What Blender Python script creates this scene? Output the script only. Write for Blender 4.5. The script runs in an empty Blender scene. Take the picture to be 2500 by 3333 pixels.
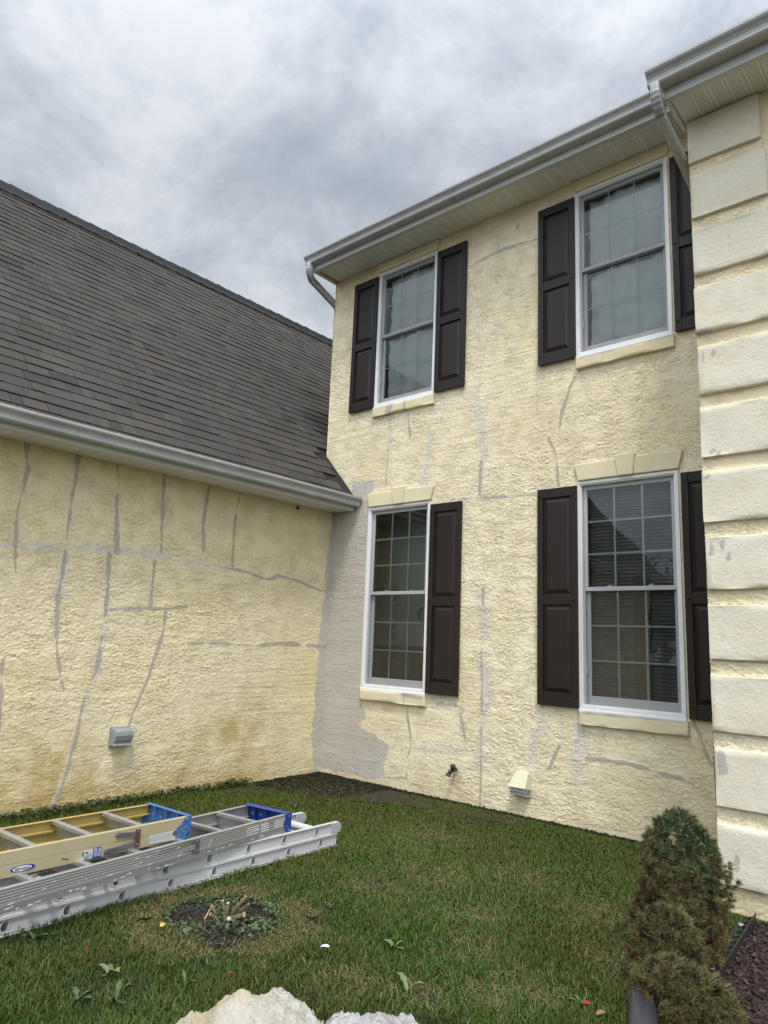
import bpy, math, random
import numpy as np
from mathutils import Vector, Matrix
R = math.radians
rng = np.random.default_rng(7); random.seed(11)
S = bpy.context.scene; COL = S.collection

# ---------------------------------------------------------------- camera
cam_d = bpy.data.cameras.new('camera'); cam = bpy.data.objects.new('camera', cam_d); COL.objects.link(cam)
CAM = Vector((5.917, -5.781, 1.451))
yaw, pitch, roll = 0.7239, 0.1827, 0.0413
fw = Vector((-math.sin(yaw)*math.cos(pitch), math.cos(yaw)*math.cos(pitch), math.sin(pitch)))
ri = Vector((math.cos(yaw), math.sin(yaw), 0)); up = ri.cross(fw)
r2 = ri*math.cos(roll)+up*math.sin(roll); u2 = -ri*math.sin(roll)+up*math.cos(roll)
m = Matrix.Identity(4)
for i in range(3): m[i][0] = r2[i]; m[i][1] = u2[i]; m[i][2] = -fw[i]; m[i][3] = CAM[i]
cam.matrix_world = m
cam_d.sensor_fit = 'VERTICAL'; cam_d.sensor_height = 36; cam_d.lens = 36*2301.6/3333
cam_d.clip_start = .05; cam_d.clip_end = 1000
S.camera = cam

# ---------------------------------------------------------------- light: overcast sky, veiled sun high behind the camera
SUN_EL, SUN_AZ = R(62), R(-46)                 # azimuth from +x towards +y
sd = Vector((math.cos(SUN_EL)*math.cos(SUN_AZ), math.cos(SUN_EL)*math.sin(SUN_AZ), math.sin(SUN_EL)))
W = bpy.data.worlds.new('World'); S.world = W; W.use_nodes = True
nt = W.node_tree; N = nt.nodes; L = nt.links; N.clear()
def wn(t, **k):
    n = N.new(t)
    for a, b in k.items(): setattr(n, a, b)
    return n
tc = wn('ShaderNodeTexCoord'); sep = wn('ShaderNodeSeparateXYZ'); L.new(tc.outputs['Generated'], sep.inputs[0])
def wm(op, a, b=None, c=None):
    n = wn('ShaderNodeMath', operation=op)
    for i, v in enumerate((a, b, c)):
        if v is None: continue
        if isinstance(v, (int, float)): n.inputs[i].default_value = v
        else: L.new(v, n.inputs[i])
    return n.outputs[0]
zz = wm('ADD', wm('MAXIMUM', sep.outputs['Z'], 0.0), .55)
cmb = wn('ShaderNodeCombineXYZ'); L.new(wm('DIVIDE', sep.outputs['X'], zz), cmb.inputs[0]); L.new(wm('DIVIDE', sep.outputs['Y'], zz), cmb.inputs[1])
cmb.inputs[2].default_value = 57.5
def wnoise(sc, det, ro, dist=0.0):
    n = wn('ShaderNodeTexNoise'); n.inputs['Scale'].default_value = sc; n.inputs['Detail'].default_value = det
    n.inputs['Roughness'].default_value = ro; n.inputs['Distortion'].default_value = dist
    L.new(cmb.outputs[0], n.inputs['Vector']); return n.outputs[0]
big = wnoise(1.25, 3, .5, .1); mid = wnoise(4.2, 10, .64, .22)
mixv = wm('ADD', wm('MULTIPLY', big, .40), wm('MULTIPLY', mid, .60))
cr = wn('ShaderNodeValToRGB'); L.new(mixv, cr.inputs[0])
e = cr.color_ramp.elements; e[0].position = .40; e[0].color = (.36, .40, .465, 1); e[1].position = .575; e[1].color = (.645, .675, .715, 1)
x = e.new(.465); x.color = (.42, .46, .525, 1); x = e.new(.52); x.color = (.525, .562, .615, 1)
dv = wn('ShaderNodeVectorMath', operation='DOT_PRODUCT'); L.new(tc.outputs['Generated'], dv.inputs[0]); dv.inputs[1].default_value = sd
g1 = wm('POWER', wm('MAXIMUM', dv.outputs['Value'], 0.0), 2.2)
# gain added to light the walls: sky brighter towards the unseen sun, dimmer in view
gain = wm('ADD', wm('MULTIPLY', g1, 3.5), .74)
sk = wn('ShaderNodeTexSky'); sk.sky_type = 'NISHITA'; sk.sun_disc = False; sk.sun_elevation = SUN_EL; sk.sun_rotation = R(90)-SUN_AZ
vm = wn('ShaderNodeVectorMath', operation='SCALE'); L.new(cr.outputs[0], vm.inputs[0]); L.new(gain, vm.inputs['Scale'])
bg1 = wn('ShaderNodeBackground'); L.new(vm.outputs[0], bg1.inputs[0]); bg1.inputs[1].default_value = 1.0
bg2 = wn('ShaderNodeBackground'); L.new(sk.outputs[0], bg2.inputs[0]); bg2.inputs[1].default_value = .05
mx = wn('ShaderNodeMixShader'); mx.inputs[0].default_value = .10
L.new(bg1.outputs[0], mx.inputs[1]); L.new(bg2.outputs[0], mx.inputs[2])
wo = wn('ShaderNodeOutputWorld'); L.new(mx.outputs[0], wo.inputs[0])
sl_d = bpy.data.lights.new('sun', 'SUN'); sl_d.energy = 1.5; sl_d.angle = R(10); sl_d.color = (1, .96, .9)
so = bpy.data.objects.new('sun', sl_d); COL.objects.link(so); so.rotation_euler = sd.to_track_quat('Z', 'Y').to_euler()
S.view_settings.view_transform = 'Standard'; S.view_settings.look = 'None'; S.view_settings.exposure = 0.64; S.view_settings.gamma = 1
S.render.engine = 'CYCLES'; S.cycles.max_bounces = 8; S.cycles.transparent_max_bounces = 16

# ---------------------------------------------------------------- helpers
def tag(o, label=None, cat=None, group=None, kind=None):
    if label: o['label'] = label
    if cat: o['category'] = cat
    if group: o['group'] = group
    if kind: o['kind'] = kind
    return o
def empty(name, loc=(0, 0, 0), rz=0):
    o = bpy.data.objects.new(name, None); COL.objects.link(o); o.location = loc; o.rotation_euler = (0, 0, rz)
    o.empty_display_size = .1; return o
class MB:
    def __init__(s): s.v = []; s.f = []; s.mi = []
    def add(s, vs, fs, mi=0):
        k = len(s.v); s.v += [tuple(p) for p in vs]; s.f += [tuple(i+k for i in f) for f in fs]; s.mi += [mi]*len(fs)
    def box(s, x0, x1, y0, y1, z0, z1, mi=0):
        s.add([(x0,y0,z0),(x1,y0,z0),(x1,y1,z0),(x0,y1,z0),(x0,y0,z1),(x1,y0,z1),(x1,y1,z1),(x0,y1,z1)],
              [(0,3,2,1),(4,5,6,7),(0,1,5,4),(1,2,6,5),(2,3,7,6),(3,0,4,7)], mi)
    def bar(s, a, b, w, h, upv=(0,0,1), mi=0):
        """box from a to b, w sideways, h along upv"""
        a = Vector(a); b = Vector(b); d = (b-a).normalized(); sd_ = d.cross(Vector(upv)).normalized(); u_ = sd_.cross(d)
        vs = []
        for p in (a, b):
            for i, j in ((-1,-1),(1,-1),(1,1),(-1,1)): vs.append(p+sd_*(i*w/2)+u_*(j*h/2))
        s.add(vs, [(3,2,1,0),(4,5,6,7),(0,1,5,4),(1,2,6,5),(2,3,7,6),(3,0,4,7)], mi)
    def prism(s, poly, n, d, o=(0,0,0), e1=(1,0,0), e2=(0,0,1), mi=0):
        """polygon in the e1,e2 plane at o, extruded by d along n"""
        o = Vector(o); e1 = Vector(e1); e2 = Vector(e2); n = Vector(n); k = len(poly)
        vs = [o+e1*p+e2*q for p, q in poly]; vs += [v+n*d for v in vs]
        fs = [tuple(range(k)), tuple(range(2*k-1, k-1, -1))]+[(i, i+k, (i+1) % k+k, (i+1) % k) for i in range(k)]
        s.add(vs, [f[::-1] for f in fs] if e1.cross(e2).dot(n) < 0 else fs, mi)
    def tube(s, pts, rad, n=12, up=(0,0,1), prof=None, cap=True, mi=0):
        """sweep; rad number or list; prof optional list of (a,b) multipliers"""
        pts = [Vector(p) for p in pts]; k = len(pts)
        if not isinstance(rad, (list, tuple)): rad = [rad]*k
        if prof is None: prof = [(math.cos(2*math.pi*i/n), math.sin(2*math.pi*i/n)) for i in range(n)]
        n = len(prof); vs = []; prev = None
        for i, p in enumerate(pts):
            d = (pts[min(i+1,k-1)]-pts[max(i-1,0)]).normalized()
            if prev is None:
                u_ = Vector(up)
                if abs(u_.dot(d)) > .95: u_ = Vector((1,0,0)) if abs(d.x) < .9 else Vector((0,1,0))
            else: u_ = prev
            a = d.cross(u_).normalized(); b = a.cross(d).normalized(); prev = b
            for q in prof: vs.append(p+a*(q[0]*rad[i])+b*(q[1]*rad[i]))
        fs = [(i*n+j, i*n+(j+1) % n, (i+1)*n+(j+1) % n, (i+1)*n+j) for i in range(k-1) for j in range(n)]
        if cap: fs += [tuple(range(n-1,-1,-1)), tuple(range((k-1)*n, k*n))]
        s.add(vs, fs, mi)
    def build(s, name, mats, parent=None, smooth=False, bevel=0, loc=None):
        me = bpy.data.meshes.new(name); me.from_pydata(s.v, [], s.f); me.validate(); me.update()
        if not isinstance(mats, (list, tuple)): mats = [mats]
        for m_ in mats: me.materials.append(m_)
        if len(mats) > 1: me.polygons.foreach_set('material_index', s.mi[:len(me.polygons)])
        if smooth: me.polygons.foreach_set('use_smooth', [True]*len(me.polygons))
        o = bpy.data.objects.new(name, me); COL.objects.link(o)
        if parent is not None: o.parent = parent
        if loc is not None: o.location = loc
        if bevel:
            b = o.modifiers.new('bevel', 'BEVEL'); b.width = bevel; b.segments = 2; b.limit_method = 'ANGLE'; b.angle_limit = R(40)
        return o
def np_mesh(name, v, f4, mats, parent=None, col=None, smooth=False):
    """v (n,3), f4 (m,3|4) numpy arrays; col: dict attribute -> (n,4) point colours"""
    me = bpy.data.meshes.new(name); k = f4.shape[1]
    me.vertices.add(len(v)); me.vertices.foreach_set('co', np.ascontiguousarray(v, dtype=np.float32).ravel())
    me.loops.add(f4.size); me.loops.foreach_set('vertex_index', np.ascontiguousarray(f4, dtype=np.int32).ravel())
    me.polygons.add(len(f4)); me.polygons.foreach_set('loop_start', np.arange(0, f4.size, k, dtype=np.int32))
    me.polygons.foreach_set('loop_total', np.full(len(f4), k, dtype=np.int32))
    if smooth: me.polygons.foreach_set('use_smooth', np.ones(len(f4), dtype=bool))
    me.update(calc_edges=True)
    for a, c in (col or {}).items():
        at = me.attributes.new(a, 'FLOAT_COLOR', 'POINT'); at.data.foreach_set('color', np.ascontiguousarray(c, dtype=np.float32).ravel())
    for m_ in (mats if isinstance(mats, (list, tuple)) else [mats]): me.materials.append(m_)
    o = bpy.data.objects.new(name, me); COL.objects.link(o)
    if parent is not None: o.parent = parent
    return o

def split_loose(o):
    """one object per loose piece: every rivet, collar or hanger is a part of its own"""
    me = o.data; n = len(me.vertices); par = list(range(n))
    def find(a):
        while par[a] != a: par[a] = par[par[a]]; a = par[a]
        return a
    for p in me.polygons:
        r0 = find(p.vertices[0])
        for q in p.vertices[1:]: par[find(q)] = r0
    groups = {}
    for p in me.polygons: groups.setdefault(find(p.vertices[0]), []).append(p)
    if len(groups) < 2: return [o]
    # pieces that touch (stacked discs of one rivet) stay together
    bbs = {}
    for k, ps in groups.items():
        c = [me.vertices[i].co for p in ps for i in p.vertices]; bbs[k] = [min(v[i] for v in c)-.001 for i in range(3)]+[max(v[i] for v in c)+.001 for i in range(3)]
    ks = list(groups); rep = {k: k for k in ks}
    for i, a in enumerate(ks):
        for b_ in ks[:i]:
            A_, B_ = bbs[a], bbs[b_]
            if all(A_[j] <= B_[j+3] and B_[j] <= A_[j+3] for j in range(3)): rep[a] = rep[b_]; break
    fin = {}
    for k in ks: fin.setdefault(rep[k], []).extend(groups[k])
    res = []; co = [tuple(v.co) for v in me.vertices]
    for ps in fin.values():
        ix = {}; fs = []
        for p in ps: fs.append([ix.setdefault(i, len(ix)) for i in p.vertices])
        m2 = bpy.data.meshes.new(o.name); m2.from_pydata([co[i] for i in ix], [], fs); m2.update()
        for m_ in me.materials: m2.materials.append(m_)
        q = o.copy(); q.data = m2; COL.objects.link(q); res.append(q)
    nm = o.name.split('.')[0]; bpy.data.objects.remove(o)
    for q in res: q.name = nm
    return res

# ---------------------------------------------------------------- materials
class NB:
    def __init__(s, name):
        s.m = bpy.data.materials.new(name); s.m.use_nodes = True; s.t = s.m.node_tree; s.t.nodes.clear()
        s.out = s.n('ShaderNodeOutputMaterial'); s.co = s.n('ShaderNodeTexCoord').outputs['Object']
    def n(s, t, **k):
        q = s.t.nodes.new(t)
        for a, b in k.items(): setattr(q, a, b)
        return q
    def l(s, a, b): s.t.links.new(a, b)
    def put(s, sock, v):
        if isinstance(v, (int, float)):
            sock.default_value = v if sock.type == 'VALUE' else (v, v, v, 1)
        elif isinstance(v, tuple): sock.default_value = v if len(v) == 4 or sock.type == 'VECTOR' else (*v, 1)
        else: s.l(v, sock)
    def map(s, sc=(1,1,1), rot=(0,0,0), src=None):
        q = s.n('ShaderNodeMapping'); s.l(src or s.co, q.inputs[0]); q.inputs['Scale'].default_value = sc; q.inputs['Rotation'].default_value = rot; return q.outputs[0]
    def noise(s, sc, det=4, ro=.5, dist=0, vec=None):
        q = s.n('ShaderNodeTexNoise'); s.l(vec or s.co, q.inputs['Vector'])
        for a, b in (('Scale', sc), ('Detail', det), ('Roughness', ro), ('Distortion', dist)): q.inputs[a].default_value = b
        return q.outputs[0]
    def ramp(s, fac, stops):
        q = s.n('ShaderNodeValToRGB'); s.l(fac, q.inputs[0]); e_ = q.color_ramp.elements
        while len(e_) < len(stops): e_.new(.5)
        for a, (p, c) in zip(e_, stops):
            a.position = p; a.color = (c, c, c, 1) if isinstance(c, (int, float)) else (*c, 1)
        return q.outputs[0]
    def mix(s, f, a, b, mode='MIX'):
        q = s.n('ShaderNodeMix', data_type='RGBA', blend_type=mode)
        s.put(q.inputs[0], f); s.put(q.inputs[6], a); s.put(q.inputs[7], b); return q.outputs[2]
    def math(s, op, a, b=0.0, c=0.0):
        q = s.n('ShaderNodeMath', operation=op); s.put(q.inputs[0], a); s.put(q.inputs[1], b); s.put(q.inputs[2], c); return q.outputs[0]
    def attr(s, name):
        q = s.n('ShaderNodeAttribute'); q.attribute_name = name; return q
    def bump(s, h, st=.5, d=.01, nrm=None):
        q = s.n('ShaderNodeBump'); s.l(h, q.inputs['Height']); q.inputs['Strength'].default_value = st; q.inputs['Distance'].default_value = d
        if nrm: s.l(nrm, q.inputs['Normal'])
        return q.outputs[0]
    def bsdf(s, col, ro=.6, metal=0.0, nrm=None, spec=.5, **k):
        q = s.n('ShaderNodeBsdfPrincipled'); s.put(q.inputs['Base Color'], col); s.put(q.inputs['Roughness'], ro); s.put(q.inputs['Metallic'], metal)
        s.put(q.inputs['Specular IOR Level'], spec)
        if nrm: s.l(nrm, q.inputs['Normal'])
        for a, b in k.items(): s.put(q.inputs[a.replace('_', ' ')], b)
        s.l(q.outputs[0], s.out.inputs[0]); return s.m

def m_stucco(name, base, base2):
    b = NB(name); at = b.attr('patch'); sp = b.n('ShaderNodeSeparateColor'); b.l(at.outputs['Color'], sp.inputs[0])
    big = b.noise(1.3, 5, .6); fine = b.noise(38, 5, .6)
    c = b.mix(b.ramp(big, [(.35, 0.0), (.65, 1.0)]), base, base2)
    c = b.mix(b.math('MULTIPLY', b.ramp(fine, [(.3, 1.0), (.62, 0.0)]), .22), c, (.50, .42, .24))
    # brown dirt streaks with shapes of their own
    st = b.ramp(b.noise(4, 6, .65, 0, b.map((3.2, 3.2, .35))), [(.56, 0.0), (.74, .22)])
    c = b.mix(st, c, (.56, .49, .36))
    c = b.mix(at.outputs['Alpha'], c, (.44, .29, .085))
    edge = b.noise(26, 4, .7)
    def msk(ch, lo, hi):
        return b.ramp(b.math('ADD', ch, b.math('MULTIPLY', b.math('SUBTRACT', edge, .5), 1.05)), [(lo, 0.0), (hi, 1.0)])
    wash = b.math('MULTIPLY', msk(sp.outputs['Green'], .12, .85), .85)
    c = b.mix(wash, c, (.67, .605, .515))
    c = b.mix(b.math('MULTIPLY', msk(sp.outputs['Blue'], .4, .6), .93), c, b.mix(b.noise(3, 5, .6), (.455, .42, .365), (.555, .52, .455)))
    c = b.mix(b.math('MULTIPLY', msk(sp.outputs['Red'], .30, .72), .84), c, (.385, .34, .29))
    h = b.math('ADD', b.math('MULTIPLY', b.ramp(b.noise(30, 5, .62, .5, b.map((1, 1, 1.7))), [(.44, 0.0), (.56, 1.0)]), .6), b.math('MULTIPLY', b.noise(120, 3, .6), .5))
    # ragged trowel lips: slow rise and abrupt edge, scattered in patches
    t = b.math('FRACT', b.math('MULTIPLY', b.noise(1, 5, .56, .25, b.map((12, 12, 34))), 5.5))
    t2 = b.math('FRACT', b.math('MULTIPLY', b.noise(1, 5, .6, .4, b.map((22, 22, 56), (.3, .2, .1))), 5.0))
    pm = b.ramp(b.noise(6, 3, .6), [(.40, .0), (.66, 1.0)])
    lip = b.math('MULTIPLY', b.math('ADD', b.math('POWER', t, 5.0), b.math('MULTIPLY', b.math('POWER', t2, 5.0), .7)), pm)
    keep = b.math('SUBTRACT', 1.0, b.math('MULTIPLY', b.math('MAXIMUM', sp.outputs['Red'], b.math('MULTIPLY', sp.outputs['Blue'], .45)), .8))
    nb = b.bump(b.math('MULTIPLY', lip, keep), .72, .007)
    return b.bsdf(c, .92, nrm=b.bump(h, .4, .004, nb), spec=.2)
M = {}
M['stucco_a'] = m_stucco('stucco_wing', (.79, .665, .39), (.84, .735, .495))
M['stucco_b'] = m_stucco('stucco_main', (.805, .69, .44), (.85, .765, .56))
def m_trim(name, c1, c2, sc=90, bs=.5):
    b = NB(name); n1 = b.noise(3.2, 6, .65); c = b.mix(b.ramp(n1, [(.38, 0.0), (.64, 1.0)]), c1, c2)
    c = b.mix(b.ramp(b.noise(9, 6, .7, 0, b.map((1, 1, .5))), [(.58, 0.0), (.74, .4)]), c, (.40, .36, .29))
    at = b.attr('patch'); sp = b.n('ShaderNodeSeparateColor'); b.l(at.outputs['Color'], sp.inputs[0])
    ed = b.noise(40, 3, .6)
    c = b.mix(b.math('MULTIPLY', b.ramp(b.math('ADD', sp.outputs['Red'], b.math('MULTIPLY', b.math('SUBTRACT', ed, .5), .8)), [(.35, 0.0), (.6, 1.0)]), .7), c, (.36, .34, .33))
    return b.bsdf(c, .9, nrm=b.bump(b.noise(sc, 5, .7), bs, .006), spec=.2)
M['quoin'] = m_trim('quoin_render', (.69, .63, .475), (.73, .685, .55), 55, .9)
M['trim'] = m_trim('render_trim', (.68, .595, .37), (.73, .66, .46))
def m_simple(name, col, ro=.5, metal=0.0, var=.12, sc=6, bs=0, bsc=60, spec=.5, dirt=None, dirt_lo=.58):
    b = NB(name); d = tuple(v*(1-var) for v in col)
    c = b.mix(b.ramp(b.noise(sc, 5, .6), [(.35, 0.0), (.65, 1.0)]), d, col)
    if dirt: c = b.mix(b.ramp(b.noise(sc*2.3, 6, .7), [(dirt_lo, 0.0), (dirt_lo+.12, .8)]), c, dirt)
    return b.bsdf(c, ro, metal, b.bump(b.noise(bsc, 4, .6), bs, .004) if bs else None, spec)
M['gutter'] = m_simple('gutter_aluminium', (.43, .43, .42), .36, 0, .16, 3, spec=.6, dirt=(.34, .33, .30))
M['soffit'] = None
M['fascia'] = m_simple('fascia_aluminium', (.60, .61, .60), .45, 0, .08, 3)
M['vinyl'] = m_simple('white_vinyl', (.78, .78, .77), .4, 0, .05, 4)
M['sash'] = m_simple('vinyl_sash_shaded', (.41, .415, .41), .42, 0, .06, 4)  # vinyl colour darkened to paint in the shade behind the screen
M['grille_faint'] = m_simple('sheltered_muntin', (.66, .70, .68), .5, 0, .03); M['grille'] = m_simple('muntin_bar', (.62, .67, .65), .5, 0, .03)
M['tread'] = m_simple('brushed_aluminium', (.58, .58, .57), .36, .75, .2, 9, dirt=(.7, .7, .68), dirt_lo=.62)
M['steel'] = m_simple('zinc_steel', (.30, .31, .32), .42, .8, .3, 14, dirt=(.18, .15, .13))
M['rust'] = m_simple('rusty_steel', (.13, .055, .04), .7, .2, .4, 25)
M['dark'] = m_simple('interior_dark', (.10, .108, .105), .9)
M['black'] = m_simple('black_plastic', (.022, .024, .026), .45, 0, .2, 20, dirt=(.10, .09, .08))
M['pipe'] = m_simple('grey_pipe', (.038, .041, .050), .42, 0, .15, 8, dirt=(.10, .09, .08), dirt_lo=.64)
M['vent'] = m_simple('vent_plastic', (.62, .59, .43), .5, 0, .1, 8, dirt=(.45, .42, .32))
M['outlet'] = m_simple('grey_box', (.27, .29, .30), .3, 0, .1, 8, dirt=(.36, .37, .37))
M['brass'] = m_simple('weathered_brass', (.07, .075, .075), .5, .5, .4, 30)
M['white_paint'] = m_simple('white_splatter', (.75, .75, .73), .6)
M['blue_dark'] = m_simple('blue_plastic', (.014, .055, .27), .4, 0, .25, 10, dirt=(.55, .58, .62), dirt_lo=.68)
M['blue_worn'] = m_simple('blue_worn', (.055, .16, .38), .5, 0, .35, 12, dirt=(.45, .5, .55), dirt_lo=.60)
M['lens'] = m_simple('clear_cap', (.42, .43, .44), .25, 0, .1, 20, dirt=(.2, .2, .2))
def m_alu(name, col, metal, ro, paint):
    b = NB(name); c = b.mix(b.noise(2.5, 5, .6), tuple(v*.8 for v in col), col)
    g = b.noise(18, 5, .65, 0, b.map((1, .25, 1)))
    c = b.mix(b.ramp(b.noise(5, 7, .7, 0, b.map((1, .6, 1))), [(.60, 0.0), (.66, .8)]), c, paint)
    c = b.mix(b.ramp(g, [(.62, 0.0), (.75, .6)]), c, tuple(v*.55 for v in col))
    return b.bsdf(c, ro, metal, b.bump(g, .15, .002))
M['alu'] = m_alu('aluminium_rail', (.40, .39, .375), .35, .45, (.56, .55, .53))
M['alu_white'] = m_alu('whitened_aluminium', (.58, .58, .57), .0, .5, (.68, .68, .67))
def m_fibre():
    b = NB('yellow_fibreglass'); c = b.mix(b.noise(4, 6, .65, 0, b.map((1, .3, 1))), (.37, .30, .165), (.45, .385, .245))
    c = b.mix(b.ramp(b.noise(9, 6, .75, 1.0), [(.60, 0.0), (.68, .6)]), c, (.33, .25, .12))
    c = b.mix(b.ramp(b.noise(30, 3, .6, 0, b.map((1, .12, .8))), [(.69, 0.0), (.72, .8)]), c, (.70, .67, .58))
    return b.bsdf(c, .55, nrm=b.bump(b.noise(60, 3), .1, .002))
M['fibre'] = m_fibre()
def m_fibre_in():
    b = NB('yellow_fibreglass_inside'); c = b.mix(b.noise(6, 6, .65), (.38, .27, .07), (.46, .35, .12))
    c = b.mix(b.ramp(b.noise(10, 6, .75, 1.0), [(.60, 0.0), (.70, .6)]), c, (.30, .22, .08))
    return b.bsdf(c, .5)
M['fibre_in'] = m_fibre_in()
def m_shutter():
    b = NB('brown_black_shutter'); gr = b.n('ShaderNodeTexWave', wave_type='RINGS'); gr.rings_direction = 'SPHERICAL'
    b.l(b.map((9, 9, 1.1)), gr.inputs[0]); gr.inputs['Scale'].default_value = 4; gr.inputs['Distortion'].default_value = 6; gr.inputs['Detail'].default_value = 3
    c = b.mix(b.noise(5, 5, .6), (.0165, .0108, .0088), (.0245, .0165, .0138))
    c = b.mix(b.ramp(b.noise(300, 2, .5), [(.78, 0.0), (.80, .35)]), c, (.2, .2, .2))
    return b.bsdf(c, .50, nrm=b.bump(gr.outputs[0], .3, .003), spec=.32)
M['shutter'] = m_shutter()
def m_shingle():
    b = NB('asphalt_shingle'); at = b.attr('tint'); g = b.noise(300, 3, .7); bl = b.noise(1.2, 5, .6)
    c = b.mix(b.ramp(g, [(.30, 0.0), (.70, 1.0)]), (.027, .0245, .0215), (.102, .093, .082))
    c = b.mix(b.ramp(bl, [(.36, .0), (.66, .25)]), c, (.028, .026, .025))
    c = b.mix(1.0, c, at.outputs['Color'], 'MULTIPLY')
    c = b.mix(b.ramp(b.noise(48, 2, .5), [(.81, 0.0), (.815, .9)]), c, (.5, .5, .5))
    return b.bsdf(c, .93, nrm=b.bump(g, .6, .004), spec=.15)
M['shingle'] = m_shingle()
def m_soffit():
    b = NB('vented_soffit'); at = b.attr('uvw'); sp = b.n('ShaderNodeSeparateColor'); b.l(at.outputs['Color'], sp.inputs[0])
    u = sp.outputs['Red']; v = sp.outputs['Green']           # metres along / across the eave
    p = b.math('FRACT', b.math('DIVIDE', u, .110)); q = b.math('FRACT', b.math('DIVIDE', u, .0145)); r = b.math('FRACT', b.math('DIVIDE', v, .014))
    band = b.math('MULTIPLY', b.math('GREATER_THAN', p, .22), b.math('LESS_THAN', p, .88))
    hole = b.math('MULTIPLY', b.math('LESS_THAN', b.math('ABSOLUTE', b.math('SUBTRACT', q, .5)), .15), b.math('LESS_THAN', r, .55))
    hole = b.math('MULTIPLY', hole, band)
    rib = b.math('LESS_THAN', p, .05)
    c = b.mix(b.noise(3, 4), (.76, .755, .69), (.82, .815, .76))
    c = b.mix(hole, c, (.06, .055, .05)); c = b.mix(b.math('MULTIPLY', rib, .6), c, (.22, .21, .18))
    h = b.math('SUBTRACT', b.ramp(p, [(.0, 0.0), (.05, 1.0), (.14, 1.0), (.20, .4)]), hole)
    return b.bsdf(c, .5, nrm=b.bump(h, .5, .006))
M['soffit'] = m_soffit()
def m_glass():
    b = NB('window_glass'); wv = b.bump(b.noise(2.2, 2, .5), .02, .05)
    fr = b.n('ShaderNodeFresnel'); fr.inputs[0].default_value = 1.65
    tr = b.n('ShaderNodeBsdfTransparent'); tr.inputs[0].default_value = (.86, .90, .88, 1)
    gl = b.n('ShaderNodeBsdfGlossy'); gl.inputs['Roughness'].default_value = .0; gl.inputs[0].default_value = (.86, .87, .87, 1); b.l(wv, gl.inputs['Normal'])
    mx_ = b.n('ShaderNodeMixShader'); b.l(b.math('MULTIPLY', fr.outputs[0], 1.45), mx_.inputs[0]); b.l(tr.outputs[0], mx_.inputs[1]); b.l(gl.outputs[0], mx_.inputs[2])
    b.l(mx_.outputs[0], b.out.inputs[0]); return b.m
M['glass'] = m_glass()
def m_screen():
    b = NB('insect_screen'); tr = b.n('ShaderNodeBsdfTransparent'); df = b.n('ShaderNodeBsdfDiffuse'); df.inputs[0].default_value = (.045, .047, .048, 1)
    mx_ = b.n('ShaderNodeMixShader'); mx_.inputs[0].default_value = .12; b.l(tr.outputs[0], mx_.inputs[1]); b.l(df.outputs[0], mx_.inputs[2]); b.l(mx_.outputs[0], b.out.inputs[0]); return b.m
M['screen'] = m_screen()
def m_curtain():
    b = NB('sheer_curtain'); c = b.mix(b.noise(4, 4, .6), (.82, .845, .825), (.86, .88, .865)); return b.bsdf(c, .9, spec=.1)
M['curtain'] = m_curtain()
M['blind'] = m_simple('dark_blind', (.13, .125, .12), .6); M['blind_edge'] = m_simple('blind_edge', (.40, .40, .39), .6)
M['drape'] = m_simple('dark_drape', (.12, .11, .105), .9)
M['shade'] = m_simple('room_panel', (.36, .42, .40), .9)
M['hook'] = m_simple('dark_ornament', (.03, .03, .03), .6)
def m_ground():
    b = NB('lawn_soil'); n1 = b.noise(1.4, 6, .65); n2 = b.noise(30, 5, .7)
    c = b.mix(n2, (.020, .016, .010), (.055, .048, .022)); c = b.mix(b.ramp(n1, [(.4, 0.0), (.62, .8)]), c, (.040, .046, .014))
    return b.bsdf(c, .95, nrm=b.bump(n2, .9, .02), spec=.1)
M['ground'] = m_ground()
def m_tint(name, ro=.6, spec=.3, trans=0.0):
    b = NB(name); at = b.attr('tint'); m_ = b.bsdf(at.outputs['Color'], ro, spec=spec)
    return m_
M['tint'] = m_tint('grass_blade', .55, .25)
M['needle'] = m_tint('conifer_needle', .6, .25)
M['leaf'] = m_tint('weed_leaf', .5, .35)
M['chip'] = m_tint('mulch_chip', .9, .15)
def m_rock():
    b = NB('limestone'); n1 = b.noise(5, 7, .68, .4); n2 = b.noise(22, 6, .72)
    c = b.mix(b.ramp(n1, [(.36, 0.0), (.60, 1.0)]), (.42, .375, .30), (.60, .575, .52))
    c = b.mix(b.ramp(b.noise(2.6, 4, .6), [(.52, 0.0), (.66, .6)]), c, (.55, .45, .26))
    c = b.mix(b.ramp(n2, [(.60, 0.0), (.76, .75)]), c, (.16, .145, .125))
    return b.bsdf(c, .9, nrm=b.bump(b.math('ADD', n2, b.math('MULTIPLY', n1, 1.5)), 1.0, .035), spec=.2)
M['rock'] = m_rock()
def m_rock2():
    b = NB('pale_limestone'); n1 = b.noise(7, 7, .68, .4); n2 = b.noise(26, 6, .72)
    c = b.mix(b.ramp(n1, [(.36, 0.0), (.60, 1.0)]), (.44, .42, .40), (.60, .59, .575))
    c = b.mix(b.ramp(n2, [(.58, 0.0), (.70, .8)]), c, (.17, .165, .165))
    return b.bsdf(c, .9, nrm=b.bump(b.math('ADD', n2, b.math('MULTIPLY', n1, 1.5)), 1.0, .035), spec=.2)
M['rock2'] = m_rock2()
M['bark'] = m_simple('cut_stem_bark', (.13, .095, .04), .8, 0, .5, 30, .5, 50)
M['cut'] = m_simple('fresh_cut_wood', (.62, .50, .33), .7, 0, .2, 40)
M['soil'] = m_simple('dark_soil', (.018, .016, .013), .95, 0, .5, 40, 1.0, 40)
M['mulch'] = m_simple('mulch_bed', (.035, .02, .02), .95, 0, .5, 30, 1.0, 30)
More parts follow.
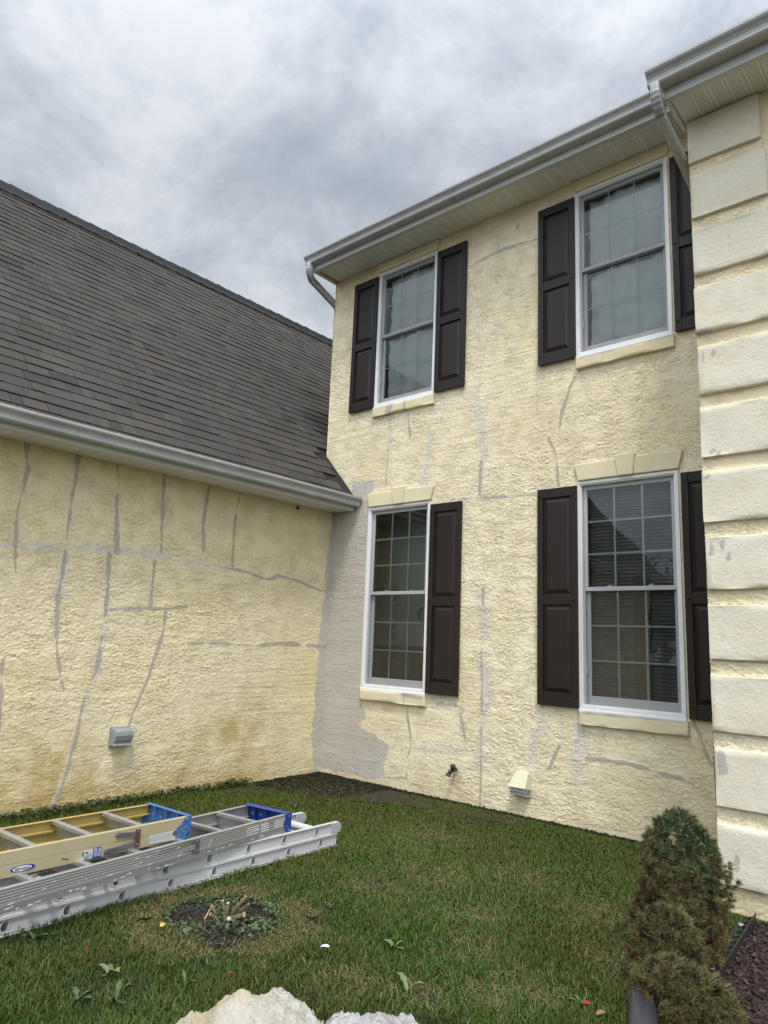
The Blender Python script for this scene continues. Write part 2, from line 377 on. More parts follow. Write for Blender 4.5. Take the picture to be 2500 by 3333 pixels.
M['paper'] = m_simple('white_wrapper', (.75, .76, .78), .5)
M['red'] = m_simple('red_scrap', (.26, .02, .03), .6)
M['yellow'] = m_simple('yellow_leaf', (.50, .34, .05), .6)
M['brownleaf'] = m_simple('brown_leaf', (.20, .13, .05), .7)
M['lab_white'] = m_simple('sticker_white', (.58, .58, .54), .6, 0, .2, 60, dirt=(.25, .24, .22))
M['lab_blue'] = m_simple('sticker_blue', (.012, .045, .26), .5)
M['ink'] = m_simple('sticker_ink', (.03, .03, .035), .7)
# ---------------------------------------------------------------- house
house = tag(empty('house', (0, 0, 0)), 'pale yellow stucco house with grey repair lines, dark brown shutters and shingled wing roof', 'house')
def field(nu, nw, d, lx, lz, beta, seed):
    g = np.random.default_rng(seed).standard_normal((nu, nw))
    ku = np.fft.fftfreq(nu, d)[:, None]*2*math.pi; kw = np.fft.fftfreq(nw, d)[None, :]*2*math.pi
    a = (1+(ku*lx)**2+(kw*lz)**2)**(-beta/2); f = np.fft.ifft2(np.fft.fft2(g)*a).real
    return (f-f.mean())/f.std()
def sstep(a, b, x):
    t = np.clip((x-a)/(b-a), 0, 1); return t*t*(3-2*t)
def polydist(U_, W_, pl):
    best = np.full(U_.shape, 9.0)
    for (a, b), (c, d) in zip(pl[:-1], pl[1:]):
        du, dw = c-a, d-b; t = np.clip(((U_-a)*du+(W_-b)*dw)/(du*du+dw*dw+1e-9), 0, 1)
        best = np.minimum(best, np.hypot(U_-a-t*du, W_-b-t*dw))
    return best
def inpoly(U_, W_, pl):
    r = np.zeros(U_.shape, bool); n = len(pl)
    for i in range(n):
        (a, b), (c, d) = pl[i], pl[(i+1) % n]
        if b == d: continue
        k = ((b > W_) != (d > W_)) & (U_ < (c-a)*(W_-b)/(d-b)+a); r ^= k
    return r
def wall(name, mat, u0, u1, w0, w1, pos, opens=(), patches=(), grey=(), ochre=None, step=.008, seed=1, amp=1.0, label=None, cut=None):
    nu = int(round((u1-u0)/step))+1; nw = int(round((w1-w0)/step))+1
    u = np.linspace(u0, u1, nu); w = np.linspace(w0, w1, nw)
    U_, W_ = np.meshgrid(u, w, indexing='ij')
    n1 = field(nu, nw, step, .075, .021, 2.3, seed); n2 = field(nu, nw, step, .016, .008, 2.1, seed+1)
    n3 = field(nu, nw, step, .35, .25, 3, seed+2); n4 = field(nu, nw, step, .20, .006, 2.5, seed+3); n5 = field(nu, nw, step, .034, .0125, 2.25, seed+4); n6 = field(nu, nw, step, .10, .06, 2.5, seed+5)
    # torn trowel skin: slow rise, abrupt ragged lip
    t1 = n1*.95+.22*n2; t2 = n5*1.05+.3*n2; s1 = t1-np.floor(t1); s2 = t2-np.floor(t2)
    rough = .55+.45*sstep(-1, 1, n3)
    h = amp*rough*(.0072*s1**4*(.35+.65*sstep(-.6, .8, n6))+.0058*s2**4*sstep(-.5, .9, -n6)+.0010*n1+.0007*n2+.0012*n4*sstep(.2, 1.2, -n3))+.0025*n3
    col = np.zeros((nu, nw, 4), np.float32)
    wob = field(nu, nw, step, .05, .05, 2.2, seed+7)
    for k, wd, line in patches:
        pu = [p[0] for p in line]; pw = [p[1] for p in line]; mg = wd+.06
        i0, i1 = np.searchsorted(u, (min(pu)-mg, max(pu)+mg)); j0, j1 = np.searchsorted(w, (min(pw)-mg, max(pw)+mg))
        if i1 <= i0 or j1 <= j0: continue
        sl_ = (slice(i0, i1), slice(j0, j1)); d = polydist(U_[sl_], W_[sl_], line)
        hw = wd/2*(1.08+.45*wob[sl_])
        if k == 'w': mk = np.clip(.5+(hw-d)/(wd*.9), 0, 1)*.95; ch = 1
        else: mk = np.clip(.5+(hw-d)/.022, 0, 1)*(1.0 if k == 'd' else .72); ch = 0
        col[sl_][..., ch] = np.maximum(col[sl_][..., ch], mk)
        if ch == 0: h[sl_] = h[sl_]*(1-.65*mk)+.003*mk
    for g in grey:
        a = inpoly(U_+.016*wob+.02*n3, W_+.016*n1, g); col[..., 2] = np.maximum(col[..., 2], a)
        h = np.where(a, h*.75, h)
    if ochre is not None: col[..., 3] = np.clip(ochre(U_, W_, n3, wob), 0, 1)
    v = np.stack(pos(U_, W_, h), -1).reshape(-1, 3)
    idx = np.arange(nu*nw).reshape(nu, nw)
    f = np.stack((idx[:-1, :-1], idx[1:, :-1], idx[1:, 1:], idx[:-1, 1:]), -1)
    keep = np.ones((nu-1, nw-1), bool); uc = (u[:-1]+u[1:])/2; wc = (w[:-1]+w[1:])/2
    for a, b, c, d in opens: keep &= ~((uc[:, None] > a) & (uc[:, None] < b) & (wc[None, :] > c) & (wc[None, :] < d))
    if cut is not None: keep &= ~cut(uc[:, None], wc[None, :])
    o = np_mesh(name, v, f[keep], mat, house, {'patch': col.reshape(-1, 4)}, smooth=True)
    if label: o['label'] = label
    return o
PA = [
 ('d', 0.03, [(-3.529, 2.961), (-3.52, 2.846), (-3.49, 2.716), (-3.507, 2.539), (-3.529, 2.401), (-3.524, 2.251), (-3.512, 2.103), (-3.48, 1.884)]),
 ('d', 0.034, [(-3.095, 2.944), (-3.091, 2.74), (-3.106, 2.534), (-3.109, 2.314), (-3.106, 2.137), (-3.104, 1.961), (-3.119, 1.767), (-3.111, 1.595), (-3.093, 1.407), (-3.06, 1.221), (-3.011, 1.053), (-2.981, 0.969)]),
 ('d', 0.036, [(-2.734, 2.931), (-2.7, 2.777), (-2.698, 2.565), (-2.676, 2.379), (-2.654, 2.153)]),
 ('d', 0.028, [(-2.719, 2.125), (-2.699, 1.922), (-2.692, 1.72), (-2.691, 1.58)]),
 ('d', 0.026, [(-2.701, 1.401), (-2.707, 1.186), (-2.742, 1.05), (-2.787, 0.918), (-2.809, 0.768), (-2.821, 0.619), (-2.845, 0.492), (-2.866, 0.348), (-2.903, 0.19), (-2.949, 0.027)]),
 ('w', 0.045, [(-2.701, 1.942), (-2.692, 1.72), (-2.691, 1.58), (-2.697, 1.362), (-2.707, 1.186), (-2.722, 1.05), (-2.787, 0.918), (-2.809, 0.768)]),
 ('w', 0.03, [(-2.866, 0.348), (-2.903, 0.19), (-2.949, 0.027)]),
 ('w', 0.075, [(-3.087, 2.06), (-3.098, 1.962), (-3.106, 1.768)]),
 ('d', 0.024, [(-2.252, 2.939), (-2.247, 2.711), (-2.232, 2.468), (-2.208, 2.208)]),
 ('d', 0.026, [(-2.265, 2.104), (-2.268, 1.921), (-2.261, 1.688)]),
 ('d', 0.026, [(-2.644, 1.639), (-2.448, 1.659), (-2.265, 1.677), (-2.097, 1.681), (-1.887, 1.712)]),
 ('d', 0.028, [(-2.106, 1.655), (-2.105, 1.484), (-2.151, 1.293), (-2.217, 1.045), (-2.289, 0.864), (-2.341, 0.727), (-2.362, 0.619)]),
 ('d', 0.026, [(-1.741, 2.933), (-1.767, 2.727), (-1.78, 2.538), (-1.749, 2.288)]),
 ('d', 0.028, [(-1.363, 2.933), (-1.396, 2.718), (-1.402, 2.475), (-1.39, 2.142)]),
 ('w', 0.042, [(-3.866, 2.021), (-3.623, 2.07), (-3.522, 2.098), (-3.268, 2.12), (-3.017, 2.138), (-2.662, 2.162), (-2.39, 2.164), (-2.198, 2.161), (-1.944, 2.128), (-1.54, 2.127), (-1.25, 2.121)]),
 ('d', 0.028, [(-1.596, 2.132), (-1.25, 2.121), (-0.937, 2.067), (-0.843, 2.088), (-0.781, 2.119), (-0.511, 2.094), (-0.296, 2.043), (-0.055, 1.994)]),
 ('d', 0.03, [(-1.85, 1.364), (-1.602, 1.381), (-1.324, 1.377), (-1.028, 1.368), (-0.653, 1.407), (-0.099, 1.383), (0.086, 1.379)]),
 ('d', 0.028, [(-3.437, 0.658), (-3.467, 0.953), (-3.488, 1.198), (-3.454, 1.243), (-3.382, 1.226), (-3.342, 1.191)]),
]
PB = [
 ('d2', 0.032, [(1.882, 5.465), (2.071, 5.503), (2.289, 5.527), (2.5, 5.517), (2.703, 5.491)]),
 ('d2', 0.04, [(2.474, 5.727), (2.474, 5.686)]),
 ('d', 0.026, [(3.089, 3.947), (3.028, 3.815), (2.952, 3.599), (2.921, 3.404)]),
 ('d', 0.03, [(2.814, 3.407), (2.875, 3.297), (2.905, 3.179)]),
 ('d', 0.028, [(2.905, 3.167), (2.919, 2.941)]),
 ('w', 0.05, [(0.841, 4.063), (0.824, 3.544)]),
 ('w', 0.06, [(1.455, 3.979), (1.405, 3.688), (1.396, 3.393)]),
 ('w', 0.075, [(2.008, 3.966), (2.067, 3.67), (2.117, 3.291)]),
 ('d', 0.024, [(1.079, 4.087), (1.111, 3.84), (1.139, 3.699)]),
 ('d', 0.032, [(2.067, 3.285), (2.063, 2.951)]),
 ('d2', 0.03, [(1.72, 2.932), (2.082, 2.904), (2.321, 2.887), (2.691, 2.868)]),
 ('d', 0.022, [(0.816, 3.599), (0.813, 3.172)]),
 ('w', 0.09, [(1.376, 3.415), (1.328, 3.079)]),
 ('d', 0.032, [(2.122, 2.007), (2.118, 1.837)]),
 ('w', 0.085, [(2.111, 1.894), (2.145, 1.64), (2.111, 1.306), (2.176, 1.038), (2.129, 0.712), (2.111, 0.445)]),
 ('d2', 0.028, [(2.108, 1.472), (2.122, 1.088), (2.122, 0.711), (2.124, 0.29), (2.119, 0.006)]),
 ('d', 0.022, [(1.218, 0.996), (1.228, 0.762), (1.275, 0.565), (1.289, 0.437), (1.247, 0.333), (1.245, 0.134)]),
 ('w', 0.045, [(0.948, 0.396), (1.357, 0.432), (1.686, 0.445), (1.961, 0.492)]),
 ('d', 0.026, [(1.878, 0.822), (1.923, 0.663), (1.961, 0.492)]),
 ('d', 0.018, [(0.944, 0.095), (1.245, 0.134)]),
 ('w', 0.06, [(1.561, 0.935), (1.813, 0.899), (1.902, 0.824)]),
 ('w', 0.07, [(2.782, 0.843), (2.68, 0.72), (2.637, 0.514), (2.623, 0.388)]),
 ('d', 0.028, [(2.922, 0.648), (2.866, 0.544), (2.824, 0.441)]),
 ('d', 0.03, [(3.165, 0.571), (3.358, 0.58), (3.555, 0.577), (3.742, 0.548), (3.9, 0.527), (4.018, 0.498)]),
 ('d', 0.026, [(4.025, 0.955), (4.076, 0.873), (4.123, 0.729), (4.162, 0.65)]),
 ('w', 0.1, [(3.128, 0.841), (3.07, 0.381)]),
]
GB= [(-0.016, 2.968), (0.284, 3.004), (0.323, 3.264), (0.557, 3.26), (0.645, 3.157), (0.515, 3.05), (0.576, 2.941), (0.591, 1.809), (0.572, 0.856), (0.604, 0.551), (0.799, 0.488), (0.976, 0.408), (0.935, 0.111), (0.7, 0.048), (0.033, 0.017)]
GA = [(-.015, 2.95), (-.03, 2.3), (-.075, 1.7), (-.11, 1.3), (-.15, .9), (-.15, .5), (-.11, .2), (-.09, -.05), (.1, -.05), (.1, 2.95)]
WIN = [(.572, 1.4514, .962, 2.942, 1.985, 3), (3.105, 3.992, .962, 2.942, 1.985, 3), (.572, 1.4514, 4.126, 5.817, 5.010, 2), (3.105, 3.992, 4.126, 5.817, 5.010, 2)]
YB = .012
SL = 1.10; RC = .352*SL+3.10                     # wing roof plane: z = RC - SL*x
def ochreA(U_, W_, n3, wob):
    return .75*sstep(.8, .05, W_+.16*n3)*sstep(-.2, -1.2, U_)*(.55+.25*wob) + .25*sstep(.3, 0, W_+.06*wob)
def ochreB(U_, W_, n3, wob):
    return .20*sstep(.35, 0, W_+.1*n3)+.35*sstep(.09, 0, np.abs(U_-1.86)+.02*wob)*sstep(-.05, .25, W_)*sstep(.3, .22, W_)
wall('wall', M['stucco_b'], -.17, 4.53, -.05, 5.96, lambda u, w, h: (u, YB-h, w), [(a+.015, b-.015, c+.012, d-.012) for a, b, c, d, _, _ in WIN],
     PB, [[(-.2 if p[0] < .05 else (.63 if .56 < p[0] < .6 and p[1] > .9 else p[0]), p[1]) for p in GB]], ochreB, .0065, 3, label='two storey wall with grey patched corner')
wall('wall', M['stucco_a'], -4.75, .03, -.05, 2.96, lambda u, w, h: (h-.004, u, w), (), PA, [GA], ochreA, .0065, 21, label='low wing wall crossed by grey filled cracks')
wall('wall', M['stucco_a'], -9.6, -4.75, -.05, 2.96, lambda u, w, h: (h-.004, u, w), (), (), (), None, .03, 33)
wall('wall', M['stucco_b'], 4.504, 6.6, -.05, 5.22, lambda u, w, h: (u, -1.07-h, w), (), (), (), lambda U_, W_, n3, wob: .18*sstep(.3, 0, W_+.1*n3), .0065, 43, 1.25, label='projecting wall behind the cream corner blocks')
wall('wall', M['stucco_b'], -.02, 1.07, -.05, 5.22, lambda u, w, h: (4.504-h, -u, w), (), (), (), None, .016, 53)
wall('wall', M['stucco_b'], -9.0, .0, 3.2, 5.96, lambda u, w, h: (-.166-h*.6, -u, w), (), (), (), None, .03, 63)
b = MB(); b.box(-6.3, -6.1, -9.6, 9.0, 0, 2.9); b.box(-6.1, -.02, 8.8, 9.0, 0, 2.9); b.box(-6.1, -.02, -9.6, -9.45, 0, 2.9)
b.prism([(-6.5, 2.9), (-.03, 2.9), (-.2, 3.55), (-3.08, 6.7), (-6.1, 3.5)], (0, 1, 0), .12, (0, -9.6, 0))
b.box(-.15, 9.2, 8.8, 9.0, 0, 5.9); b.box(9.0, 9.2, -1.0, 8.8, 0, 5.9); b.box(6.6, 9.2, -1.06, -.9, 0, 5.2)
b.build('wall', M['stucco_b'], house)

# wing roof: every shingle tab lies on the tab below with its own thickness and shade
def shingles(name, xe, ncourse, e, y0, y1, clip, seed, pl, parent=house):
    rg = np.random.default_rng(seed); cs = 1/math.sqrt(1+SL*SL); nx, nz = SL*cs, cs
    V = []; F = []; T = []
    def P(s, y, o): V.append((xe-s*cs+nx*o, y, pl-SL*xe+s*SL*cs+nz*o))
    for c in range(ncourse):
        s0 = c*e; y = y0-rg.random()*.2
        while y < y1:
            wd = rg.choice([.10, .14, .18, .22, .28, .36])*rg.uniform(.9, 1.1); ya = max(y, y0); yb = min(y+wd-.004, y1); y += wd
            if yb-ya < .02: continue
            if clip(xe-s0*cs, yb): continue
            t = rg.choice([.010, .012, .015])+rg.normal(0, .0012); j = rg.normal(0, .0012); tn = np.clip(rg.normal(1, .08), .78, 1.25)
            if rg.random() < .12: tn *= .86
            k = len(V); sk_ = rg.normal(0, .001)
            P(s0+j, ya, t); P(s0+j+sk_, yb, t); P(s0+e+.012, yb, .003); P(s0+e+.012, ya, .003); P(s0+j, ya, -.004); P(s0+j+sk_, yb, -.004)
            F += [(k, k+1, k+2, k+3), (k+4, k+5, k+1, k), (k+4, k, k+3, k+3), (k+5, k+2, k+2, k+1)]
            wm_ = rg.normal(0, .02); T += [(tn*(1+wm_), tn, tn*(1-wm_), 1)]*4 + [(tn*.9,)*3+(1,)]*2
    me = bpy.data.meshes.new(name); me.from_pydata(V, [], [tuple(dict.fromkeys(f)) for f in F]); me.update()
    at = me.attributes.new('tint', 'FLOAT_COLOR', 'POINT'); at.data.foreach_set('color', np.array(T, np.float32).ravel())
    me.materials.append(M['shingle']); o = bpy.data.objects.new(name, me); COL.objects.link(o); o.parent = parent
    return o
XR, ZR = -3.08, RC+SL*3.08
roof = shingles('roof', .415, 37, .1402*5.197/5.187, -9.75, 7.5, lambda x, y: (x > -.16 and y > .0), 5, RC)
roof['label'] = 'dark grey shingled slope of the low wing'
cs = 1/math.sqrt(1+SL*SL)
b = MB()
b.add([(.41, -9.75, RC-SL*.41-.012), (.41, .0, RC-SL*.41-.012), (-.172, .0, RC+SL*.172-.012), (-.172, 7.5, RC+SL*.172-.012), (XR, 7.5, ZR-.012), (XR, -9.75, ZR-.012)], [(0, 1, 2, 3, 4, 5)])
b.add([(XR, -9.75, ZR-.012), (XR, 7.5, ZR-.012), (-6.5, 7.5, ZR-3.42*SL), (-6.5, -9.75, ZR-3.42*SL)], [(0, 1, 2, 3)])
u_ = b.build('roof_deck', m_simple('roof_underlay', (.012, .012, .012), .95), roof)
b = MB(); yy = -9.7; k = 0                             # ridge vent with cap pieces over it
while yy < 7.4:
    l = .21; d = .008+.012*((k*7) % 3)/3
    for sg in (1, -1):
        x1_ = XR+sg*.17; z1_ = ZR-.17*SL+.05
        b.add([(XR, yy, ZR+.065+d), (XR, yy+l+.06, ZR+.058), (x1_, yy+l+.06, z1_-.004), (x1_, yy, z1_+d), (XR, yy, ZR+.04), (x1_, yy, z1_-.012), (x1_, yy+l+.06, z1_-.02)],
              [(0, 1, 2, 3), (0, 3, 5, 4), (3, 2, 6, 5)])
    yy += l; k += 1
rc_ = b.build('ridge_cap', M['shingle'], roof); at = rc_.data.attributes.new('tint', 'FLOAT_COLOR', 'POINT'); at.data.foreach_set('color', np.tile(np.array([.95, .95, .97, 1], np.float32), (len(rc_.data.vertices), 1)).ravel())
b = MB(); b.box(XR-.14, XR+.14, -9.7, 7.4, ZR-.15*SL, ZR-.02); b.build('ridge_vent', M['black'], roof)
# upper roofs, seen only from elsewhere
def slab(vs, name='roof', label=None):
    b = MB(); b.add(vs, [tuple(range(len(vs)))]); o = b.build(name, M['shingle'], house); s_ = o.modifiers.new('solid', 'SOLIDIFY'); s_.thickness = .03
    at = o.data.attributes.new('tint', 'FLOAT_COLOR', 'POINT'); at.data.foreach_set('color', np.ones(len(vs)*4, np.float32)); return o
slab([(-.22, -.42, 6.09), (9.3, -.42, 6.09), (9.3, 4.3, 8.7), (-.22, 4.3, 8.7)]); slab([(9.3, 9.1, 6.09), (-.22, 9.1, 6.09), (-.22, 4.3, 8.7), (9.3, 4.3, 8.7)])
slab([(4.44, -1.44, 5.35), (9.3, -1.44, 5.35), (9.3, .4, 6.0), (4.44, .4, 6.0)])
b = MB(); b.prism([(-.35, 5.94), (9.0, 5.94), (4.3, 8.6)], (-1, 0, 0), .05, (-.12, 0, 0), (0, 1, 0)); b.prism([(-.35, 5.94), (9.0, 5.94), (4.3, 8.6)], (1, 0, 0), .05, (9.1, 0, 0), (0, 1, 0))
b.build('gable', M['stucco_b'], house)

# eaves: soffit, fascia, gutter
def soffit(axis, a0, a1, w0, w1, z, label):
    n = max(2, int((a1-a0)/.5)); v = []; c = []; f = []
    for i in range(n+1):
        a = a0+(a1-a0)*i/n
        for w in (w0, w1):
            v.append((a, w, z) if axis == 'x' else (w, a, z)); c.append((a-a0, abs(w-w0), 0, 1))
    for i in range(n): f.append((2*i, 2*i+1, 2*i+3, 2*i+2))
    o = np_mesh('soffit', np.array(v), np.array(f), M['soffit'], house, {'uvw': np.array(c)}); o['label'] = label; return o
soffit('x', -.15, 4.6, YB, -.372, 5.945, 'perforated soffit under the upper gutter')
soffit('y', -9.6, .0, -.01, .33, 2.938, 'perforated soffit under the wing gutter')
soffit('x', 4.487, 9.2, -1.06, -1.40, 5.192, 'perforated soffit over the corner blocks')
b = MB(); b.box(-.16, 4.6, -.392, -.372, 5.930, 6.07); b.box(-.178, -.150, -.392, .02, 5.915, 6.07); b.box(-.15, 4.6, -.372, -.335, 5.930, 5.9435)
b.build('fascia', M['fascia'], house, bevel=.003)
b = MB(); b.box(.332, .350, -9.7, -.004, 2.926, 3.06); b.box(.30, .332, -9.7, -.004, 2.926, 2.9365); b.build('fascia', M['fascia'], house, bevel=.003)
b = MB(); b.box(4.462, 9.2, -1.422, -1.402, 5.178, 5.34); b.box(4.462, 4.487, -1.402, -1.04, 5.172, 5.34); b.box(4.487, 9.2, -1.402, -1.368, 5.178, 5.1905)
b.build('fascia', M['fascia'], house, bevel=.003)
GP = [(0, .105), (0, 0), (.082, 0), (.090, .010), (.090, .028), (.094, .046), (.106, .064), (.120, .076), (.126, .088), (.126, .105), (.116, .108), (.114, .100)]
def gutter(axis, a0, a1, off, z, sc, label, caps=(True, True)):
    b = MB(); d1 = (lambda a, q, h: (a, -off-q, z+h)) if axis == 'x' else (lambda a, q, h: (off+q, a, z+h))
    pr_ = [(q*sc, h*sc) for q, h in GP]; n = len(pr_); segs = max(2, int((a1-a0)/1.2)); vs = []; fs = []
    for i in range(segs+1):
        a = a0+(a1-a0)*i/segs; sag = .002*math.sin(i*2.1)
        vs += [d1(a, q, h+sag) for q, h in pr_]
    fs = [(i*n+j, i*n+j+1, (i+1)*n+j+1, (i+1)*n+j) for i in range(segs) for j in range(n-1)]
    b.add(vs, fs); o = b.build('gutter', M['gutter'], house); s_ = o.modifiers.new('solid', 'SOLIDIFY'); s_.thickness = .002; o['label'] = label
    for a, c in ((a0, caps[0]), (a1, caps[1])):
        if c:
            b = MB(); b.add([d1(a, q, h) for q, h in pr_[:-2]], [tuple(range(n-2))]); e_ = b.build('end_cap', M['gutter'], o); e_.modifiers.new('solid', 'SOLIDIFY').thickness = .003
    b = MB()
    for i in range(int((a1-a0)/.8)):
        a = a0+.35+.8*i
        if axis == 'x': b.box(a, a+.02, -off-.126*sc, -off, z+.103*sc, z+.109*sc)
        else: b.box(off, off+.126*sc, a, a+.02, z+.103*sc, z+.109*sc)
    b.build('gutter_hanger', M['gutter'], o); return o
gutter('x', -.232, 4.62, .393, 5.995, .98, 'long upper gutter under the main roof', (True, False))
gutter('y', -9.75, -.006, .351, 2.972, .96, 'lower gutter along the wing roof', (True, True))
gutter('x', 4.385, 9.2, 1.423, 5.248, 1.06, 'gutter above the corner blocks', (True, False))
RP = []
for i in range(40):
    a = 2*math.pi*i/40; c_, s_ = math.cos(a), math.sin(a); q = (abs(c_)**6+abs(s_)**6)**(-1/6); g = 1-.09*(0.5+.5*math.cos(a*12))
    RP.append((c_*q*1.28*g, s_*q*.92*g))
def downspout(pts, crimp, label, r=.031):
    path = []; rad = []
    for i in range(len(pts)-1):
        A_, B_ = Vector(pts[i]), Vector(pts[i+1]); n = 14 if i in crimp else 2
        for k in range(n):
            path.append(A_.lerp(B_, k/n)); rad.append(r*(1.03 if i not in crimp else (1.09 if k % 2 else .97)))
    path.append(Vector(pts[-1])); rad.append(r)
    b = MB(); b.tube(path, rad, up=(1, 0, 0), prof=RP); return tag(b.build('downspout', M['gutter'], house, smooth=True), label)
def arc(p0, p1, p2, n=5):
    p0, p1, p2 = Vector(p0), Vector(p1), Vector(p2); return [tuple((1-t)**2*p0+2*t*(1-t)*p1+t*t*p2) for t in [i/n for i in range(n+1)]]
downspout([(-.165, -.462, 6.0), (-.165, -.462, 5.955)]+arc((-.165, -.462, 5.925), (-.165, -.462, 5.845), (-.182, -.40, 5.812))+[(-.214, .07, 5.665), (-.214, .10, 5.60), (-.214, .10, 3.8)], (2, 3, 4, 5, 6), 'white downspout elbow at the left end of the upper gutter')
downspout([(4.435, -1.487, 5.26), (4.435, -1.487, 5.215)]+arc((4.435, -1.487, 5.19), (4.437, -1.487, 5.10), (4.443, -1.42, 5.055))+[(4.462, -.98, 4.885), (4.470, -.55, 4.72), (4.470, -.50, 4.64), (4.470, -.50, .1)], (2, 3, 4, 5, 6), 'white downspout running back to the corner blocks', .034)

# windows
def ring(b, x0, x1, z0, z1, w, ya, yb, wb=None, wt=None):
    wb = wb or w; wt = wt or w
    b.box(x0, x1, ya, yb, z0, z0+wb); b.box(x0, x1, ya, yb, z1-wt, z1); b.box(x0, x0+w, ya, yb, z0+wb, z1-wt); b.box(x1-w, x1, ya, yb, z0+wb, z1-wt)
def window(i, x0, x1, z0, z1, zm, rows, label):
    b = MB(); ring(b, x0, x1, z0, z1, .028, -.004, .03, .034); ring(b, x0+.028, x1-.028, z0+.034, z1-.028, .011, .006, .03)
    b.box(x0-.002, x1+.002, -.012, .02, z0-.012, z0+.006)
    w = tag(b.build('window', M['vinyl'], house, bevel=.003), label)
    X0, X1, Z0, Z1 = x0+.041, x1-.041, z0+.047, z1-.041
    b = MB(); ring(b, X0-.012, X1+.012, Z0-.012, Z1+.012, .014, .0305, .12); b.box(X0+.002, X0+.012, .034, .052, Z0, zm); b.box(X1-.012, X1-.002, .034, .052, Z0, zm)
    b.box(X0+.012, X0+.022, .040, .05, Z0+.25, Z0+.33, 0); b.build('jamb', M['sash'], w)
    for up_ in (True, False):
        ya, yb = (.040, .066) if up_ else (.070, .098); a, c = (zm-.020, Z1) if up_ else (Z0, zm+.016)
        st = .034 if up_ else .042; b = MB(); ring(b, X0+.002, X1-.002, a, c, st, ya, yb, .036 if up_ else .07, .036)
        s_ = b.build('upper_sash' if up_ else 'lower_sash', M['sash'], w, bevel=.003)
        gx0, gx1, gz0, gz1 = X0+st, X1-st, a+(.034 if up_ else .068), c-.034; yg = (ya+yb)/2
        b = MB(); b.add([(gx0, yg-.004, gz0), (gx1, yg-.004, gz0), (gx1, yg-.004, gz1), (gx0, yg-.004, gz1)], [(0, 1, 2, 3)]); b.build('pane', M['glass'], w)
        b = MB(); gx = [gx0+(gx1-gx0)*k/3 for k in (1, 2)]; gz = [gz0+(gz1-gz0)*k/rows for k in range(1, rows)]; hb = .0080 if rows == 3 else .0052
        for x_ in gx: b.box(x_-hb, x_+hb, yg, yg+.006, gz0, gz1)
        for z_ in gz:
            xs = [gx0]+[q for x_ in gx for q in (x_-hb, x_+hb)]+[gx1]
            for k in range(0, len(xs), 2): b.box(xs[k], xs[k+1], yg+.0005, yg+.0055, z_-hb, z_+hb)
        b.build('grille', M['grille' if i < 2 else 'grille_faint'], w)
    b = MB(); 
    for q in (.28, .72): b.box(X0+(X1-X0)*q-.03, X0+(X1-X0)*q+.03, .062, .075, zm+.016, zm+.026); b.box(X0+(X1-X0)*q-.01, X0+(X1-X0)*q+.02, .05, .066, zm+.016, zm+.032)
    b.build('sash_lock', M['vinyl'], w)
    zs = zm-.02 if i < 2 else Z1
    b = MB(); b.add([(X0+.01, .036, Z0), (X1-.01, .036, Z0), (X1-.01, .036, zs), (X0+.01, .036, zs)], [(0, 1, 2, 3)]); b.build('insect_screen', M['screen'], w)
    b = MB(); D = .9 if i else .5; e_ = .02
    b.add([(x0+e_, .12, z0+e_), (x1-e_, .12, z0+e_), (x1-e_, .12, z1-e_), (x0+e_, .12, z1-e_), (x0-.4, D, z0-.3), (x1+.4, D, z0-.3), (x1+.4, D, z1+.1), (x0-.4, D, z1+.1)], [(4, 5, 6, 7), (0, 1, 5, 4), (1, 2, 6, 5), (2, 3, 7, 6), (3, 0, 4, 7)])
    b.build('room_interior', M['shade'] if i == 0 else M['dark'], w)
    if i >= 2:                                           # sheer curtain in soft folds
        for zc0, zc1, yc in ((zm+.03, Z1-.025, .125), (Z0+.03, zm-.035, .125)):
            nu, nw = 90, 40; uu, ww = np.meshgrid(np.linspace(X0+.055, X1-.02, nu), np.linspace(zc0, zc1, nw), indexing='ij')
            rg = np.random.default_rng(i*5+int(zc0*10)); ph = rg.random(6)*6
            yv = yc+.01+1.7*(.004*np.sin(uu*46+ph[0]+1.5*np.sin(ww*5+ph[1]))+.007*np.sin(uu*13+ph[2]+2*np.sin(ww*3.1+ph[3]))+.005*np.sin(ww*31+4*np.sin(uu*5+ph[4])))
            idx = np.arange(nu*nw).reshape(nu, nw); f = np.stack((idx[:-1, :-1], idx[1:, :-1], idx[1:, 1:], idx[:-1, 1:]), -1).reshape(-1, 4)
            np_mesh('curtain', np.stack((uu, yv, ww), -1).reshape(-1, 3), f, M['curtain'], w, smooth=True)
    elif i == 1:
        b = MB(); z_ = Z0+.02; k = 0
        while z_ < Z1-.03:
            b.add([(X0+.02, .150, z_), (X1-.02, .150, z_), (X1-.02, .160, z_+.029), (X0+.02, .160, z_+.029)], [(0, 1, 2, 3)])
            b.box(X0+.02, X1-.02, .140, .1495, z_-.0018, z_+.0018, 1); z_ += .0305; k += 1
        bl = b.build('window_blind', [M['blind'], M['blind_edge']], w); 
        b = MB(); pts = [(X0+.40+q*.011, .130+.008*math.sin(q*1.7), 0) for q in range(14)]
        for p, q in zip(pts[:-1], pts[1:]): b.add([(p[0], p[1], Z0+.02), (q[0], q[1], Z0+.02), (q[0], q[1], zm+.1), (p[0], p[1], zm+.1)], [(0, 1, 2, 3)])
        b.build('drape', M['drape'], w)
    else:
        b = MB()
        for k in range(9):
            zc = Z0+.2+k*.105; rx, rz = (.016, .04) if k % 2 else (.022, .028)
            b.tube([(X0+.19+rx*math.cos(t*math.pi/6), .26, zc+rz*math.sin(t*math.pi/6)) for t in range(13)], .004, 5, cap=False)
        b.build('hanging_chain', M['hook'], w)
